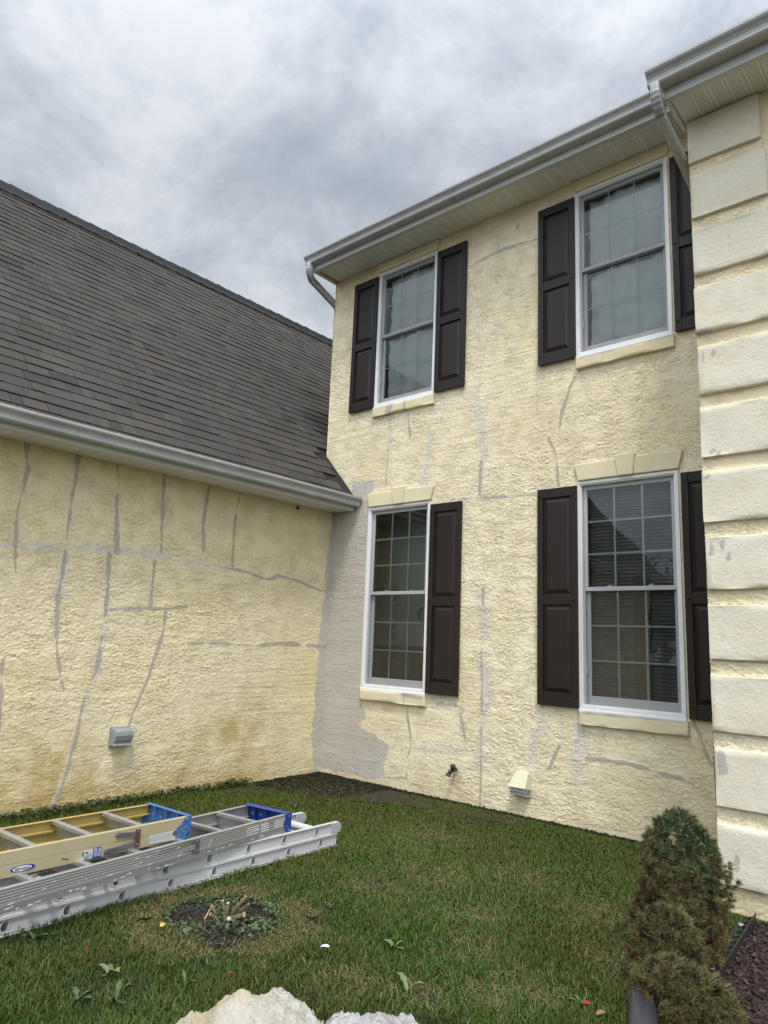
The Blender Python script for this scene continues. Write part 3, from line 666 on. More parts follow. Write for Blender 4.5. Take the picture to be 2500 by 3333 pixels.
        b = MB(); b.tube([(X0+.42, .40, Z0+.70), (X0+.42, .40, Z0+.80), (X0+.45, .40, Z0+.825), (X0+.53, .40, Z0+.835)], .014, 8); b.tube([(X0+.53, .44, Z0+.835), (X0+.53, .47, Z0+.835)], .035, 10); b.build('wall_hook', M['hook'], w)
        b = MB(); b.box(X0-.3, X1+.4, .40, .42, Z0-.2, Z0+.42); b.build('low_cabinet', M['dark'], w)
WL = ['double hung ground floor window by the grey patched corner', 'double hung ground floor window with blinds reflecting a roof', 'upper double hung window nearest the house corner', 'upper double hung window beside the corner blocks']
for i, (wn_, lb) in enumerate(zip(WIN, WL)): window(i, *wn_, lb)
def patched(o, spots):
    """grey smears of filler on a trim piece"""
    me = o.data; co = np.empty(len(me.vertices)*3, np.float32); me.vertices.foreach_get('co', co); co = co.reshape(-1, 3); c = np.zeros((len(co), 4), np.float32)
    for line, wd in spots:
        d = polydist(co[:, 0], co[:, 2], line); c[:, 0] = np.maximum(c[:, 0], np.clip(.5+(wd/2-d)/(wd*.7), 0, 1))
    at = me.attributes.new('patch', 'FLOAT_COLOR', 'POINT'); at.data.foreach_set('color', c.ravel())
def block(name, x0, x1, z0, z1, yf, yb, mat, spots=(), seed=0, label=None, step=.02, jit=.0016):
    """rendered block: gridded front, rounded arrises"""
    nx = max(3, int((x1-x0)/step)); nz = max(3, int((z1-z0)/step)); r = .0045
    xs = [x0, x0+r*.35, x0+r]+list(np.linspace(x0+r, x1-r, nx))[1:-1]+[x1-r, x1-r*.35, x1]; zs = [z0, z0+r*.35, z0+r]+list(np.linspace(z0+r, z1-r, nz))[1:-1]+[z1-r, z1-r*.35, z1]
    rg = np.random.default_rng(seed); n, m_ = len(xs), len(zs); fl = field(n, m_, 1, 3, 3, 2.5, seed); v = []; f = []
    def inset(q, a, b_):
        d = min(q-a, b_-q); return 0 if d >= r-1e-9 else r-math.sqrt(max(0, r*r-(r-d)**2))
    for i, x_ in enumerate(xs):
        for j, z_ in enumerate(zs):
            ins = max(inset(x_, x0, x1), inset(z_, z0, z1)); dx = .0012*fl[i, j]
            v.append((x_+dx, yf+ins-jit*fl[i, j]*(ins == 0), z_+dx))
    for i in range(n-1):
        for j in range(m_-1): f.append((i*m_+j, (i+1)*m_+j, (i+1)*m_+j+1, i*m_+j+1))
    b_ = [i*m_ for i in range(n)]; t_ = [i*m_+m_-1 for i in range(n)]; l_ = list(range(m_)); q_ = [(n-1)*m_+j for j in range(m_)]
    for loop, rev in ((b_, 1), (t_, 0), (l_, 0), (q_, 1)):
        k = len(v); v += [(v[p][0], yb, v[p][2]) for p in loop]
        for a in range(len(loop)-1):
            fc = (loop[a], loop[a+1], k+a+1, k+a); f.append(fc[::-1] if rev else fc)
    o = np_mesh(name, np.array(v), np.array(f), mat, house, smooth=True); patched(o, spots)
    if label: o['label'] = label
    return o
for i, (x0, x1, z0, z1, zm, rows) in enumerate(WIN):
    sp_ = {0: [([(x0+.62, z0-.02), (x0+.86, z0-.03)], .05), ([(x0+.63, z0-.02), (x0+.63, z0-.12)], .02)], 2: [([(x0+.28, z0-.01), (x0+.24, z0-.13)], .09), ([(x0+.5, z0-.01), (x0+.49, z0-.13)], .03)]}.get(i, [([(x0, z0-.03), (x0+.12, z0-.015), (x1, z0-.01)], .02)])
    block('window_sill', x0+.012, x1+.014, z0-.118, z0-.013, -.026, .02, M['trim'], sp_, 70+i)
    if i < 2:
        b = MB(); y1_ = .025; xa, xb = x0+.018, x1+.008; k0, k1 = (xa+xb)/2-.065, (xa+xb)/2+.065
        b.prism([(xa, z1+.004), (k0, z1+.004), (k0-.012, z1+.160), (xa-.036, z1+.157)], (0, 1, 0), .047, (0, -.022, 0)); b.prism([(k1, z1+.004), (xb, z1+.004), (xb+.042, z1+.157), (k1+.012, z1+.160)], (0, 1, 0), .047, (0, -.022, 0))
        hd = b.build('window_head', M['trim'], house, bevel=.008)
        b = MB(); b.prism([(k0+.001, z1+.002), (k1-.001, z1+.002), (k1+.026, z1+.188), (k0-.026, z1+.188)], (0, 1, 0), .06, (0, -.036, 0)); b.build('keystone', M['trim'], hd, bevel=.006)
    else:
        b = MB(); b.prism([(x0+.018, z1+.004), (x1+.004, z1+.004), (x1+.032, 5.940), (x0-.022, 5.940)], (0, 1, 0), .042, (0, -.02, 0)); b.build('window_head', M['trim'], house, bevel=.008)
def shutter(x0, x1, z0, z1, mid, label):
    b = MB(); yf, yb = -.027, -.002; s = .055; rails = [(z0, z0+.11), (z0+(z1-z0)*mid-.045, z0+(z1-z0)*mid+.045), (z1-.085, z1)]
    b.box(x0, x0+s, yf-.003, yb, z0, z1); b.box(x1-s, x1, yf-.003, yb, z0, z1)
    for a, c in rails: b.box(x0+s, x1-s, yf, yb, a, c)
    for (a, c) in ((rails[0][1], rails[1][0]), (rails[1][1], rails[2][0])):
        X0, X1 = x0+s, x1-s; bw = .045
        b.add([(X0, yb-.006, a), (X1, yb-.006, a), (X1, yb-.006, c), (X0, yb-.006, c)], [(0, 1, 2, 3)])
        g = .010; o_ = [(X0+g, yb-.0065, a+g), (X1-g, yb-.0065, a+g), (X1-g, yb-.0065, c-g), (X0+g, yb-.0065, c-g)]
        i_ = [(X0+bw, yf+.003, a+bw), (X1-bw, yf+.003, a+bw), (X1-bw, yf+.003, c-bw), (X0+bw, yf+.003, c-bw)]
        b.add(o_+i_, [(4, 5, 6, 7), (0, 1, 5, 4), (1, 2, 6, 5), (2, 3, 7, 6), (3, 0, 4, 7)])
    s_o = tag(b.build('shutter', M['shutter'], house, bevel=.0025), label)
    b = MB()
    for x_ in (x0+s*.5, x1-s*.5):
        for z_ in (z0+.09, z0+(z1-z0)*mid, z1-.06):
            b.tube([(x_, yf-.003, z_), (x_, yf-.008, z_)], .011, 8); b.tube([(x_, yf-.008, z_), (x_, yf-.011, z_)], [.0105, .006], 8)
    b.build('shutter_fastener', M['shutter'], s_o, smooth=False)
for args in ((.20, .585, 4.128, 5.775, .49, 'dark shutter left of the upper window near the house corner'), (1.474, 1.862, 4.122, 5.775, .49, 'dark shutter right of the upper window near the house corner'),
             (2.728, 3.112, 4.126, 5.768, .49, 'dark shutter left of the upper window by the corner blocks'), (4.02, 4.40, 4.126, 5.768, .49, 'dark upper shutter half hidden by the corner blocks'),
             (1.474, 1.866, .972, 2.892, .475, 'tall dark shutter right of the window by the grey corner'), (2.724, 3.112, .972, 2.905, .475, 'tall dark shutter left of the window with blinds'),
             (4.02, 4.40, .972, 2.905, .475, 'tall dark shutter half hidden by the corner blocks')): shutter(*args)
# corner blocks
sm_ = {7: [([(4.535, 2.18), (4.545, 2.08)], .02), ([(4.60, 2.17), (4.66, 2.03)], .022)], 10: [([(4.55, .88), (4.56, .78)], .05)], 11: [([(4.60, .33), (4.63, .20)], .022)],
       4: [([(4.54, 3.44), (4.54, 3.36)], .02), ([(4.60, 3.46), (4.61, 3.39)], .022)], 5: [([(4.58, 2.76), (4.62, 2.72)], .03)], 3: [([(4.51, 3.58), (4.6, 3.57)], .025)], 6: [([(4.51, 2.6), (4.55, 2.59)], .03)]}
for k in range(12):
    zt = 5.186-k*.4277; block('quoin', 4.506+.003*((k*5) % 3), 4.975+.006*((k*3) % 4)-.006, zt-.330, zt-(.004 if k == 0 else 0), -1.100, -1.062, M['quoin'], sm_.get(k, []), 100+k, step=.03)
# small fittings
b = MB(); y0_ = -.09
b.add([(2.522, YB, .372), (2.640, YB, .372), (2.640, -.035, .372), (2.522, -.035, .372), (2.484, -.115, .262), (2.652, -.115, .262), (2.652, YB, .235), (2.484, YB, .235)],
      [(0, 1, 2, 3), (3, 2, 5, 4), (2, 1, 6, 5), (0, 3, 4, 7)])
vh = b.build('vent_hood', M['vent'], house); vh['label'] = 'cream plastic dryer vent hood low on the wall'; s_ = vh.modifiers.new('solid', 'SOLIDIFY'); s_.thickness = .004
b = MB()
for i in range(12):
    x_ = 2.488+i*.0146; b.bar((x_, -.112, .262), (x_+.0, -.085, .195), .004, .004, (0, 1, 0))
    b.bar((x_, -.085, .195), (x_, YB, .185), .004, .004)
for q in range(3): zq = .262-q*.028; yq = -.112+q*.011; b.bar((2.486, yq, zq), (2.650, yq, zq), .004, .004)
for i in range(5): b.bar((2.650, -.112+i*.024, .255), (2.650, -.088+i*.022, .195), .004, .004)
b.build('vent_grille', M['vinyl'], vh)
b = MB(); b.box(2.492, 2.644, -.078, YB, .192, .268); b.build('vent_dark_backing', M['black'], vh)  # black box added as painted shade behind the grille bars
b = MB(); b.box(-.0, .012, -2.538, -2.358, .478, .640)
ob = b.build('outlet_cover', M['outlet'], house, bevel=.004); ob['label'] = 'grey flip cover outlet box on the wing wall'
b = MB(); prf = [(0, .632), (.055, .630), (.085, .610), (.092, .575), (.082, .535), (.066, .522), (.066, .505), (.078, .498), (.078, .488), (0, .486)]
b.prism(prf, (0, 1, 0), .165, (.011, -2.530, 0), (1, 0, 0), (0, 0, 1)); b.build('flip_lid', M['outlet'], ob, bevel=.006)
b = MB(); b.tube([(1.845, .01, .30), (1.845, -.05, .30)], .018, 10); b.tube([(1.845, -.045, .30), (1.835, -.085, .275)], [.022, .02], 10); b.tube([(1.832, -.088, .27), (1.83, -.10, .245)], .024, 10)
sg = b.build('garden_spigot', M['brass'], house); sg['label'] = 'dark outdoor tap on the wall under the left window'
b = MB(); b.tube([(1.85, -.06, .305), (1.868, -.075, .335)], .012, 8); b.tube([(1.866, -.074, .330), (1.872, -.078, .345)], .027, 10); b.build('tap_handle', M['brass'], sg)
b = MB(); b.tube([(-.005, -.56, 2.905), (.008, -.56, 2.905)], .018, 9); b.tube([(.006, -.552, 2.90), (.02, -.55, 2.895)], [.014, .004], 7)
pl = b.build('wasp_nest', M['rust'], house); pl['label'] = 'small dark mud nest under the wing soffit'
# ---------------------------------------------------------------- ground
b = MB(); b.add([(-120, -120, 0), (120, -120, 0), (120, 120, 0), (-120, 120, 0)], [(0, 1, 2, 3)])
tag(b.build('ground', M['ground']), 'short lawn soil round the house', 'ground', kind='structure')
BED = [(2.45, -3.48), (2.37, -3.35), (2.38, -3.21), (2.44, -3.08), (2.57, -2.98), (2.77, -2.99), (2.90, -3.06), (3.0, -3.18), (3.02, -3.35), (2.98, -3.49), (2.88, -3.53), (2.72, -3.53), (2.58, -3.52)]
BC = (2.70, -3.26)
def sheet(name, poly, z, mat, lab, cat):
    b = MB(); n = 120; cx = sum(p[0] for p in poly)/len(poly); cy = sum(p[1] for p in poly)/len(poly); vs = [(cx, cy, z+.006)]
    pts = []
    for i in range(len(poly)):
        a, c = poly[i], poly[(i+1) % len(poly)]
        for k in range(6): t = k/6; pts.append((a[0]+(c[0]-a[0])*t+random.gauss(0, .008), a[1]+(c[1]-a[1])*t+random.gauss(0, .008)))
    vs += [(x_, y_, z) for x_, y_ in pts]; n = len(pts)
    b.add(vs, [(0, 1+i, 1+(i+1) % n) for i in range(n)]); return tag(b.build(name, mat), lab, cat, kind='structure')
sheet('soil_patch', BED, .004, M['soil'], 'round bare soil patch in the lawn', 'soil')
MUL = [(4.79, -2.5), (4.785, -2.1), (4.71, -1.2), (4.9, -1.05), (6.6, -1.05), (6.6, -4.6), (5.2, -4.6), (4.95, -3.3)]
sheet('mulch_bed', MUL, .004, M['mulch'], 'dark red mulch bed beside the plastic edging', 'mulch')
sheet('moss_strip', [(.02, -.02), (.02, -1.5), (.35, -1.3), (.62, -.75), (.95, -.42), (1.4, -.22), (2.2, -.10), (4.2, -.07), (4.45, -.02)], .0045, m_simple('moss_soil', (.040, .026, .014), .95, 0, .6, 18, 1.0, 60, dirt=(.035, .038, .008), dirt_lo=.5), 'dark mossy soil along the foot of the wall', 'soil')

# ---------------------------------------------------------------- grass
VW = np.array(cam.matrix_world.inverted())
def inview(x_, y_, mg=.12):
    p = np.stack((x_, y_, np.zeros_like(x_), np.ones_like(x_)), -1)@VW.T
    d = -p[:, 2]; k = 2301.6/3333*2; ok = d > .2; d = np.maximum(d, .2)
    return ok & (np.abs(p[:, 0]/d*k) < .75+mg) & (np.abs(p[:, 1]/d*k) < 1+mg)
class VN:                                            # cheap value noise on the ground
    def __init__(s, sc, seed): s.g = np.random.default_rng(seed).random((257, 257)); s.sc = sc
    def __call__(s, x_, y_):
        u = (x_*s.sc) % 256; v = (y_*s.sc) % 256; i = u.astype(int); j = v.astype(int); a = u-i; c = v-j; a = a*a*(3-2*a); c = c*c*(3-2*c)
        return (s.g[i, j]*(1-a)+s.g[i+1, j]*a)*(1-c)+(s.g[i, j+1]*(1-a)+s.g[i+1, j+1]*a)*c
n1, n2, n3 = VN(1.7, 1), VN(4.5, 2), VN(13, 3)
def pip(x_, y_, poly): return inpoly(x_, y_, poly)
def bdist(x_, y_): return np.hypot((x_-BC[0]-.0)*.95, (y_-BC[1]))
BROWN = [(3.59, -2.22, .16), (4.11, -2.92, .14), (4.26, -2.80, .13), (3.80, -2.61, .17), (3.05, -1.9, .2), (4.35, -2.2, .18), (3.4, -1.45, .22), (2.9, -2.3, .2), (4.0, -1.7, .2), (3.62, -3.3, .16), (2.45, -1.2, .25), (3.9, -3.15, .15)]
def grass(n, x0, x1, y0, y1, only_view):
    x_ = rng.uniform(x0, x1, n); y_ = rng.uniform(y0, y1, n)
    if only_view: k = inview(x_, y_); x_, y_ = x_[k], y_[k]
    k = (x_ > .03) & (y_ < -.03) & ~pip(x_, y_, MUL) & ~((x_ > 4.47) & (y_ > -1.1))
    x_, y_ = x_[k], y_[k]
    bd = pip(x_, y_, [(BC[0]+(p[0]-BC[0])*.93, BC[1]+(p[1]-BC[1])*.93) for p in BED])
    bare = np.clip(1.25-np.hypot((x_-.45)/1.25, (y_+.15)/.75), 0, 1)*1.5            # worn mossy corner
    wl = np.minimum(np.clip((.13-np.abs(y_+.0)-.06*n2(x_, y_))/.08, 0, 1), 1)      # dirt line at the main wall
    pr_ = np.where(bd, .10, 1.0)*(1-np.clip(bare*(.6+.8*n3(x_, y_)), 0, .78))*(1-.9*wl)
    pr_ = pr_*(.55+.45*sstep(.2, .5, n2(x_, y_)))
    k = rng.random(len(x_)) < pr_; x_, y_, bare = x_[k], y_[k], bare[k]
    n = len(x_); p1, p2, p3 = n1(x_, y_), n2(x_, y_), n3(x_, y_)
    dist = np.hypot(x_-CAM.x, y_-CAM.y)
    near = sstep(5.2, 3.0, dist); ring_ = np.exp(-((bdist(x_, y_)-.40)/.11)**2)*sstep(.2, .5, p2+.3*p3)
    straw = ring_*.85
    for a, c, r_ in BROWN: straw = np.maximum(straw, .75*np.exp(-((x_-a)**2+(y_-c)**2)/(r_*r_))*(.45+.8*p3))
    straw = np.clip(straw+.16*sstep(.5, .75, p1)*(p3), 0, 1)
    ldr = np.exp(-np.clip((x_-2.17)/.06, 0, 9)**2)*(x_ > 2.16)*(y_ < -2.3)
    wa = np.exp(-(x_/.16)**2)*(y_ < -1.6)
    ht = (.014+.015*p1+.016*near*(.4+p2)+.03*ldr*p3+.035*wa)*rng.uniform(.55, 1.35, n)*(1-.45*straw)*(1-.35*np.clip(bare, 0, 1))
    tall = rng.random(n) < .02; ht = np.where(tall, ht*1.6, ht)
    wd = (.0010+.00027*dist)*rng.uniform(.7, 1.3, n)
    az = rng.uniform(0, 2*math.pi, n); ln = rng.uniform(.15, 1.3, n)+.8*straw; ax, ay = np.cos(az), np.sin(az); pa = az+math.pi/2+rng.normal(0, .5, n); px, py = np.cos(pa)*wd, np.sin(pa)*wd
    vs = np.empty((n, 5, 3), np.float32)
    for i, (t, wk) in enumerate(((0, 1), (0, -1), (.55, .8), (.55, -.8), (1, 0))):
        bl = ht*ln*t**1.8; vs[:, i, 0] = x_+ax*bl+px*wk; vs[:, i, 1] = y_+ay*bl+py*wk; vs[:, i, 2] = ht*t*(1-.28*np.minimum(ln, 1.4)*t)
    g = np.stack((np.interp(p2, [.1, .9], [.033, .055]), np.interp(p1+.3*p3, [.2, 1.1], [.062, .096]), np.interp(p2, [0, 1], [.007, .011])), -1)
    g *= rng.uniform(.65, 1.35, (n, 1)); olive = np.array((.066, .080, .018)); stw = np.array((.165, .135, .058)); g = np.where((rng.random(n) < .08)[:, None], olive*rng.uniform(.6, 1.3, (n, 1)), g)
    far_ = sstep(3.4, 6.5, dist)[:, None]; g = g*(1-.0*far_)+np.array((.020, .014, .001))*far_
    mb = np.clip(bare, 0, 1)[:, None]; g = g*(1-.8*mb)+np.array((.055, .034, .008))*.8*mb
    s_ = (rng.random(n) < (.035+.72*straw))[:, None]; g = np.where(s_, stw*rng.uniform(.45, 1.25, (n, 1)), g)
    c = np.ones((n, 5, 4), np.float32); c[:, :, :3] = g[:, None, :]; c[:, 4, :3] *= 1.15
    base = (np.arange(n)*5)[:, None]; f = np.concatenate((base+np.array([[0, 1, 3]]), base+np.array([[0, 3, 2]]), base+np.array([[2, 3, 4]])), 0)
    return vs.reshape(-1, 3), f, c.reshape(-1, 4)
parts = [grass(520000, .0, 5.2, -5.0, 0, True), grass(60000, -.0, 6.5, -9, 0, False)]
off = 0; V_, F_, C_ = [], [], []
for v, f, c in parts: V_.append(v); F_.append(f+off); C_.append(c); off += len(v)
tag(np_mesh('grass', np.concatenate(V_), np.concatenate(F_), M['tint'], None, {'tint': np.concatenate(C_)}), 'short patchy green lawn grass', 'grass', kind='stuff')
# clover and crumbs of soil on the bare patch, moss crumbs at the wall foot
def crumbs(n, px_, py_, s0, s1, cols, name, lab, cat, z0=.004, flat=.6, jit=.3):
    base = np.array([(1, 0, 0), (-1, 0, 0), (0, 1, 0), (0, -1, 0), (0, 0, 1), (0, 0, -1)], float); fs = np.array([(0, 2, 4), (2, 1, 4), (1, 3, 4), (3, 0, 4), (2, 0, 5), (1, 2, 5), (3, 1, 5), (0, 3, 5)])
    s_ = rng.uniform(s0, s1, n); v = base[None]*s_[:, None, None]*(1+rng.normal(0, jit, (n, 6, 3))); v[:, :, 2] *= flat
    a = rng.uniform(0, 6.3, n); ca, sa = np.cos(a)[:, None], np.sin(a)[:, None]; x_ = v[:, :, 0]*ca-v[:, :, 1]*sa*.6; y_ = v[:, :, 0]*sa+v[:, :, 1]*ca*.6
    tl = rng.normal(0, .4, n)[:, None]; v = np.stack((x_+px_[:, None], y_+py_[:, None], v[:, :, 2]+tl*x_+z0+s_[:, None]*.3), -1)
    cc = np.array(cols)[rng.integers(0, len(cols), n)]*rng.uniform(.6, 1.4, (n, 1)); c = np.ones((n, 6, 4)); c[:, :, :3] = cc[:, None]
    f = (np.arange(n)*6)[:, None, None]+fs[None]
    return tag(np_mesh(name, v.reshape(-1, 3), f.reshape(-1, 3), M['chip'], None, {'tint': c.reshape(-1, 4)}), lab, cat, kind='stuff')
n = 6000; px_ = rng.uniform(2.36, 3.03, n); py_ = rng.uniform(-3.55, -2.97, n); k = pip(px_, py_, BED); px_, py_ = px_[k], py_[k]
crumbs(len(px_), px_, py_, .004, .011, [(.018, .016, .014), (.03, .026, .022), (.035, .03, .025), (.014, .012, .01), (.06, .055, .048)], 'soil_crumbs', 'dark soil crumbs and grit on the bare patch', 'soil')
n = 5200; t = rng.random(n); px_ = np.concatenate((t[:2600]*4.4, rng.random(2600)**1.3*1.1)); py_ = np.concatenate((-np.abs(rng.normal(0, .028, 2600))-.002, -rng.random(2600)**1.6*1.0))
crumbs(n, px_, py_, .006, .020, [(.012, .010, .007), (.02, .016, .009), (.018, .026, .007), (.03, .026, .015)], 'moss_crumbs', 'dark moss and dirt at the foot of the wall', 'moss')
k = rng.random(9000); px_ = rng.uniform(4.7, 6.2, 9000); py_ = rng.uniform(-4.2, -1.05, 9000); k = pip(px_, py_, MUL); px_, py_ = px_[k], py_[k]
crumbs(len(px_), px_, py_, .010, .027, [(.060, .036, .031), (.045, .029, .026), (.072, .048, .041), (.03, .021, .019)], 'mulch', 'dark red wood chip mulch', 'mulch', flat=.5, jit=.35)
def leaflets(n, px_, py_, s0, s1, cols, name, lab, cat, zmax=.03):
    s_ = rng.uniform(s0, s1, n); a = rng.uniform(0, 6.3, n); q = np.array([(-.5, 0), (-.1, .42), (.45, .3), (.55, 0), (.45, -.3), (-.1, -.42)])
    x_ = q[None, :, 0]*s_[:, None]; y_ = q[None, :, 1]*s_[:, None]; tl = rng.normal(0, .35, (n, 2))
    X = px_[:, None]+x_*np.cos(a)[:, None]-y_*np.sin(a)[:, None]; Y = py_[:, None]+x_*np.sin(a)[:, None]+y_*np.cos(a)[:, None]
    Z = rng.uniform(.008, zmax, n)[:, None]+x_*tl[:, :1]+y_*tl[:, 1:]
    c = np.ones((n, 6, 4)); c[:, :, :3] = (np.array(cols)[rng.integers(0, len(cols), n)]*rng.uniform(.6, 1.4, (n, 1)))[:, None]
    b0 = (np.arange(n)*6)[:, None]; f = np.concatenate((b0+np.array([[0, 1, 4, 5]])*1, b0+np.array([[1, 2, 3, 4]])), 0)
    return tag(np_mesh(name, np.stack((X, Y, Z), -1).reshape(-1, 3), f, M['leaf'], None, {'tint': c.reshape(-1, 4)}), lab, cat, kind='stuff')
n = 1500; px_ = rng.uniform(2.36, 3.03, n); py_ = rng.uniform(-3.55, -2.97, n); k = pip(px_, py_, BED) & (n2(px_*2, py_*2) > .42); px_, py_ = px_[k], py_[k]
leaflets(len(px_), px_, py_, .012, .024, [(.045, .07, .022), (.055, .085, .03), (.07, .08, .04)], 'clover', 'small clover leaves creeping over the bare soil', 'clover')
n = 2600; px_ = np.abs(rng.normal(0, .07, n))+.012; py_ = rng.uniform(-4.6, -1.0, n)
leaflets(n, px_, py_, .012, .03, [(.03, .05, .014), (.04, .062, .018), (.025, .035, .012)], 'ground_cover', 'low weeds along the foot of the wing wall', 'weeds', .07)

# ---------------------------------------------------------------- weeds, litter
def weed_mesh(b, n, ln, seed, upright=.5):
    rg = random.Random(seed)
    for i in range(n):
        a = i*2.4+rg.uniform(-.4, .4); L_ = ln*rg.uniform(.6, 1.15); el = rg.uniform(.12, upright); k = 7; w0 = L_*rg.uniform(.13, .2); pts = []
        for j in range(k+1):
            t = j/k; r_ = L_*t; z_ = .006+L_*el*math.sin(t*2.2)*.8; w_ = w0*math.sin(math.pi*min(1, .12+.80*t**1.2))*(1+.28*((j % 2)*2-1)*(t < .85)); w_ = max(w_, .0015) if t < 1 else .001
            cx, cy = r_*math.cos(a+.25*t), r_*math.sin(a+.25*t); pts += [(cx-w_*math.sin(a), cy+w_*math.cos(a), z_+.006*t), (cx, cy, z_-.003), (cx+w_*math.sin(a), cy-w_*math.cos(a), z_+.006*t)]
        b.add(pts, [f for j in range(k) for f in ((3*j, 3*j+1, 3*j+4, 3*j+3), (3*j+1, 3*j+2, 3*j+5, 3*j+4))])
WEEDS = [(2.88, -4.0, .12, 'pale broad leaved weed in the middle of the front lawn'), (3.12, -4.1, .13, 'upright weed near the left edge of the boulder'), (3.21, -3.84, .12, 'tall single leaf weed behind the boulder'), (3.00, -4.20, .12, 'flat weed at the bottom edge of the lawn'), (2.32, -4.08, .10, 'weed close to the white ladder'),
         (3.54, -2.89, .10, 'pale leaf weed right of the white wrapper'), (3.86, -3.18, .13, 'single tall pale leaf right of the boulders'), (4.44, -2.75, .09, 'flat weed beside the red scrap near the shrub'),
         (3.01, -2.94, .09, 'weed at the right edge of the bare soil'), (2.99, -2.77, .09, 'weed above the right edge of the bare soil'), (2.42, -3.58, .09, 'weed between ladder and bare soil'), (1.12, -1.35, .10, 'upright weed behind the blue capped grey ladder')]
for i, (x_, y_, s_, lb) in enumerate(WEEDS):
    b = MB(); weed_mesh(b, 2 if 'single' in lb else random.choice((4, 5, 6)), s_*.58, 50+i, 1.25 if ('upright' in lb or 'single' in lb) else .75)
    o = b.build('weed', M['leaf'], loc=(x_, y_, .0), smooth=True); tag(o, lb, 'weed', 'broad leaved weeds in the lawn')
    nv = len(o.data.vertices); tn = np.ones((nv, 4), np.float32); tn[:, :3] = np.array((.045, .080, .022) if lb.split()[0] not in ('pale', 'single') else (.11, .15, .055))*np.random.default_rng(i).uniform(.8, 1.2, (nv, 1)); at = o.data.attributes.new('tint', 'FLOAT_COLOR', 'POINT'); at.data.foreach_set('color', tn.ravel())
def scrap(name, x_, y_, l, w_, mat, lab, cat, rz=0, z_=.03, curl=.25):
    b = MB(); n = 6; vs = []
    for i in range(n+1):
        t = i/n; wd = w_*(.35+.65*math.sin(math.pi*(.1+.8*t)))
        for k in (-1, 0, 1): vs.append(((t-.5)*l, k*wd/2, l*curl*math.sin(t*3)*.5+(.1*wd if k else 0)))
    b.add(vs, [(3*i+k, 3*i+3+k, 3*i+4+k, 3*i+1+k) for i in range(n) for k in (0, 1)])
    o = b.build(name, mat, loc=(x_, y_, z_)); o.rotation_euler = (.15, -.1, rz); o.modifiers.new('solid', 'SOLIDIFY').thickness = .0012; return tag(o, lab, cat)
scrap('wrapper', 3.35, -3.17, .042, .02, M['paper'], 'crumpled white wrapper on the grass', 'litter', .5)
for x_, y_, lb, sz in ((2.65, -3.99, 'tiny red scrap in the left lawn below the ladder', .03), (3.29, -3.67, 'tiny red scrap just behind the boulder', .034), (3.92, -2.19, 'tiny red and white scrap in the mid lawn', .024)):
    tag(scrap('red_scrap', x_, y_, sz*.7, .009, M['red'], lb, 'litter', 1.1, .04, .6), group='red scraps in the lawn')
scrap('red_leaf', 4.47, -2.77, .036, .022, M['red'], 'red fallen leaf near the shrub pipe', 'leaf', .3); scrap('yellow_leaf', 2.62, -3.58, .034, .024, M['yellow'], 'yellow fallen leaf by the bare soil', 'leaf', 2); scrap('brown_leaf', 4.55, -2.80, .04, .022, M['brownleaf'], 'brown fallen leaf beside the grey pipe', 'leaf', 1)

# stump of a cut shrub
st = tag(empty('shrub_stump', (2.70, -3.26, 0)), 'cluster of freshly cut shrub stems in bare soil', 'stump'); st.scale = (.82, .82, .82)
for x_, y_, dx, dy, h, r_ in ((-.05, -.03, -.04, -.03, .085, .014), (.00, -.06, -.03, -.05, .055, .014), (-.01, .01, -.055, .0, .11, .013), (.01, .0, -.015, .02, .105, .014), (.03, .02, .05, .10, .155, .013), (.03, .05, .06, .09, .10, .010), (.05, -.005, .10, .06, .06, .019), (.035, -.03, .05, -.0, .035, .018), (.0, .04, -.01, .07, .07, .010)):
    b = MB(); A_ = Vector((x_, y_, -.01)); B_ = Vector((x_+dx*.75, y_+dy*.75, h*.8)); C_m = A_.lerp(B_, .5)+Vector((dx*-.12, dy*-.12, .006))
    b.tube([A_, C_m, B_], [r_*.95, r_*.85, r_*.82], 10); o = b.build('stem', M['bark'], st, smooth=True)
    d = (B_-C_m).normalized(); e1 = d.cross(Vector((0, 0, 1))).normalized(); e2 = e1.cross(d); b = MB()
    sl_ = random.uniform(-.5, .5); b.add([B_+d*(.002+sl_*r_*math.cos(t*.5236+1)*.7+abs(sl_)*r_*.7)+e1*math.cos(t*.5236)*r_*.82+e2*math.sin(t*.5236)*r_*.82 for t in range(12)], [tuple(range(12))]); c = b.build('cut_face', M['cut'], o); c.modifiers.new('solid', 'SOLIDIFY').thickness = .003
for i, (x0_, y0_, x1_, y1_) in enumerate(((2.60, -3.33, 2.78, -3.44), (2.55, -3.22, 2.66, -3.36), (2.84, -3.45, 2.70, -3.47)  )):
    b = MB(); b.tube([(x0_, y0_, .016), ((x0_+x1_)/2, (y0_+y1_)/2, .03), (x1_, y1_, .014)], .0028, 6); tag(b.build('twig', M['cut'] if i % 2 else M['bark']), ['thin brown twig in front of the stump', 'pale dry twig left of the stump', 'brown twig at the front of the bare soil', 'short pale twig before the stump', 'brown twig right of the stump'][i], 'twig', 'loose twigs on the bare soil')

